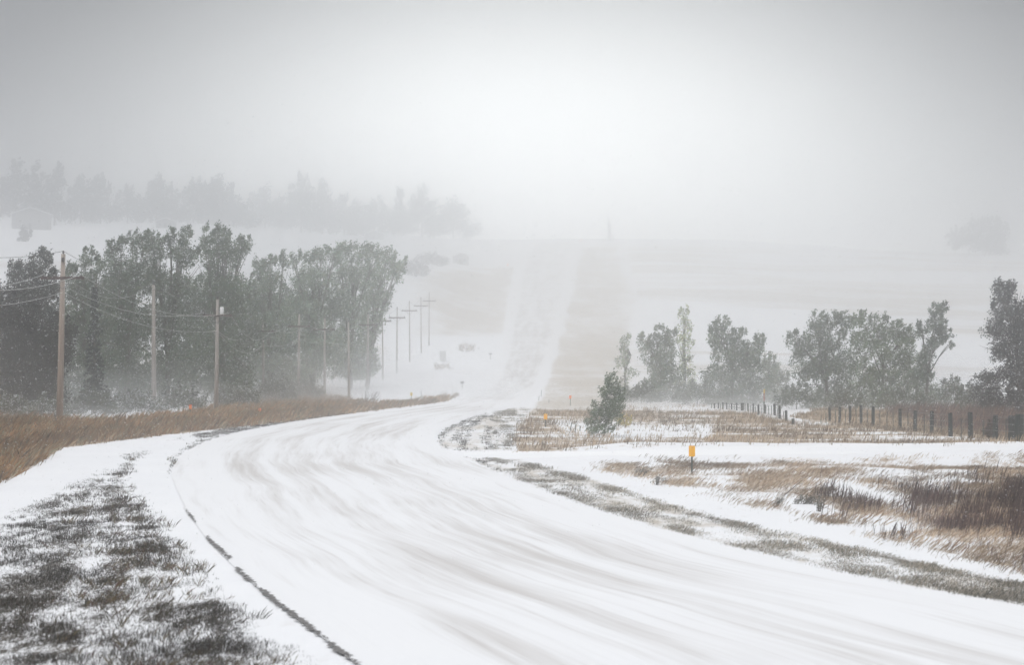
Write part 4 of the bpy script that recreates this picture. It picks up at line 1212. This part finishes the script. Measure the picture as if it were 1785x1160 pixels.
# ------------------------------------------------------------------ falling snow
def snowfall():
    r = np.random.default_rng(99)
    n = 65000
    Y = 55 + (200 - 55) * r.random(n) ** 0.8
    X = (r.random(n) - 0.5) * 0.46 * Y * 1.15
    zlo, zhi = -0.125 * Y, 0.13 * Y
    Z = zlo + (zhi - zlo) * r.random(n)
    g = zbase(X, Y)
    kk = Z > g + 0.05
    X, Y, Z = X[kk], Y[kk], Z[kk]
    n = len(X)
    s = 0.0045 + 0.0050 * r.random(n)
    d = np.stack([np.full(n, 1.0), r.normal(0, 0.2, n), -0.22 + r.normal(0, 0.15, n)], 1)
    d /= np.linalg.norm(d, axis=1)[:, None]
    L_ = s * (1.4 + 1.6 * r.random(n))
    c = np.stack([X, Y, Z], 1)
    e1 = np.cross(d, np.array([0, 1.0, 0]))
    e1 /= np.linalg.norm(e1, axis=1)[:, None]
    e2 = np.cross(d, e1)
    v = np.stack([c - d * L_[:, None], c + e1 * s[:, None] + e2 * (s * .5)[:, None], c - e1 * s[:, None] + e2 * (s * .5)[:, None], c - e2 * s[:, None], c + d * L_[:, None]], 1).reshape(-1, 3)
    i = np.arange(n) * 5
    f = np.concatenate([np.stack([i + a, i + b_, i + c_], 1) for a, b_, c_ in ((0, 1, 2), (0, 2, 3), (0, 3, 1), (4, 2, 1), (4, 3, 2), (4, 1, 3))])
    return tag(mesh_np('falling_snow', v, f, M_snow), 'fine white flakes of driven snow filling the air', 'snow', kind='stuff')
snowfall()

# ------------------------------------------------------------------ haze
m = bpy.data.materials.new('haze')
m.use_nodes = True
t = m.node_tree
t.nodes.clear()
o_ = N(t, 'ShaderNodeOutputMaterial')
pv = N(t, 'ShaderNodeVolumePrincipled')
pv.inputs['Color'].default_value = (0.985, 0.99, 0.995, 1)
pv.inputs['Density'].default_value = HAZE_DENSITY
pv.inputs['Anisotropy'].default_value = HAZE_G
t.links.new(pv.outputs[0], o_.inputs['Volume'])
zmin = float(Zf.min()) - 1.0
hz = MB().box((0, 1130, (zmin + 93) / 2), (9400, 2460, 93 - zmin)).build('haze', m)
tag(hz, kind='stuff')
hz['label'] = 'blowing snow haze filling the air'
hz['category'] = 'haze'

# drifting snow blown low along the ground: closed skins that hug the ground, thick in the middle and thinning to nothing
def drift(name, poly, height, density, nx, ny, label, seed=91, sc_=(6.0, 6.0)):
    p = np.array([unproj_base(*q) for q in poly])
    x0, x1, y0, y1 = p[:, 0].min(), p[:, 0].max(), p[:, 1].min(), p[:, 1].max()
    xs, ys = np.linspace(x0, x1, nx), np.linspace(y0, y1, ny)
    gx, gy = np.meshgrid(xs, ys)
    X_, Y_ = gx.ravel(), gy.ravel()
    g = zt(X_, Y_)
    d_ = _poly(p, X_, Y_)
    wmax = max(d_.max(), 0.1)
    hgt_ = height * sstep(0, wmax * 0.8, d_) * np.clip(2.6 * fbm(X_ / sc_[0], Y_ / sc_[1], seed, 4) - 0.45, 0.04, 2.0)
    top_, bot_ = g + hgt_ - 0.02, g - 0.35
    n_ = nx * ny
    V = np.concatenate([np.stack([X_, Y_, top_], 1), np.stack([X_, Y_, bot_], 1)])
    i_ = (np.arange(ny - 1)[:, None] * nx + np.arange(nx - 1)[None, :]).ravel()
    F_ = [np.stack([i_, i_ + 1, i_ + 1 + nx, i_ + nx], 1), np.stack([i_, i_ + nx, i_ + nx + 1, i_ + 1], 1) + n_]
    def side(a, b):
        return np.stack([a, a + n_, b + n_, b], 1)
    r0 = np.arange(nx - 1)
    c0 = np.arange(ny - 1) * nx
    F_ += [side(r0, r0 + 1), side(r0 + 1 + (ny - 1) * nx, r0 + (ny - 1) * nx), side(c0 + nx, c0), side(c0 + nx - 1, c0 + 2 * nx - 1)]
    md = bpy.data.materials.new(name)
    md.use_nodes = True
    td = md.node_tree
    td.nodes.clear()
    oo = N(td, 'ShaderNodeOutputMaterial')
    pd_ = N(td, 'ShaderNodeVolumePrincipled')
    pd_.inputs['Color'].default_value = (0.995, 0.995, 1.0, 1)
    pd_.inputs['Density'].default_value = density
    pd_.inputs['Anisotropy'].default_value = 0.6
    td.links.new(pd_.outputs[0], oo.inputs['Volume'])
    ob = mesh_np(name, V, np.concatenate(F_), md)
    tag(ob, label, 'drifting snow', kind='stuff')
_LD = [(-300, 742), (100, 742), (420, 722), (600, 712), (760, 704), (900, 700), (960, 690), (900, 640), (600, 660), (450, 685), (100, 712), (-300, 715)]
_RD = [(960, 722), (1100, 716), (1400, 716), (1785, 722), (2200, 725), (2200, 700), (1785, 692), (1400, 685), (1000, 685), (940, 705)]
drift('drifting_snow', _LD, 6.0, 0.006, 160, 50, 'tall thin veil of snow blowing before the left tree row', 92, (9.0, 30.0))
drift('drifting_snow', _LD, 2.0, 0.008, 160, 50, 'low veil of snow blowing over the left verge and the road dip', 93, (5.0, 20.0))
drift('drifting_snow', _RD, 6.0, 0.008, 160, 50, 'tall thin veil of snow blowing before the right tree row', 94, (9.0, 30.0))
drift('drifting_snow', _RD, 2.0, 0.011, 160, 50, 'low veil of snow blowing at the feet of the right tree row', 95, (5.0, 20.0))
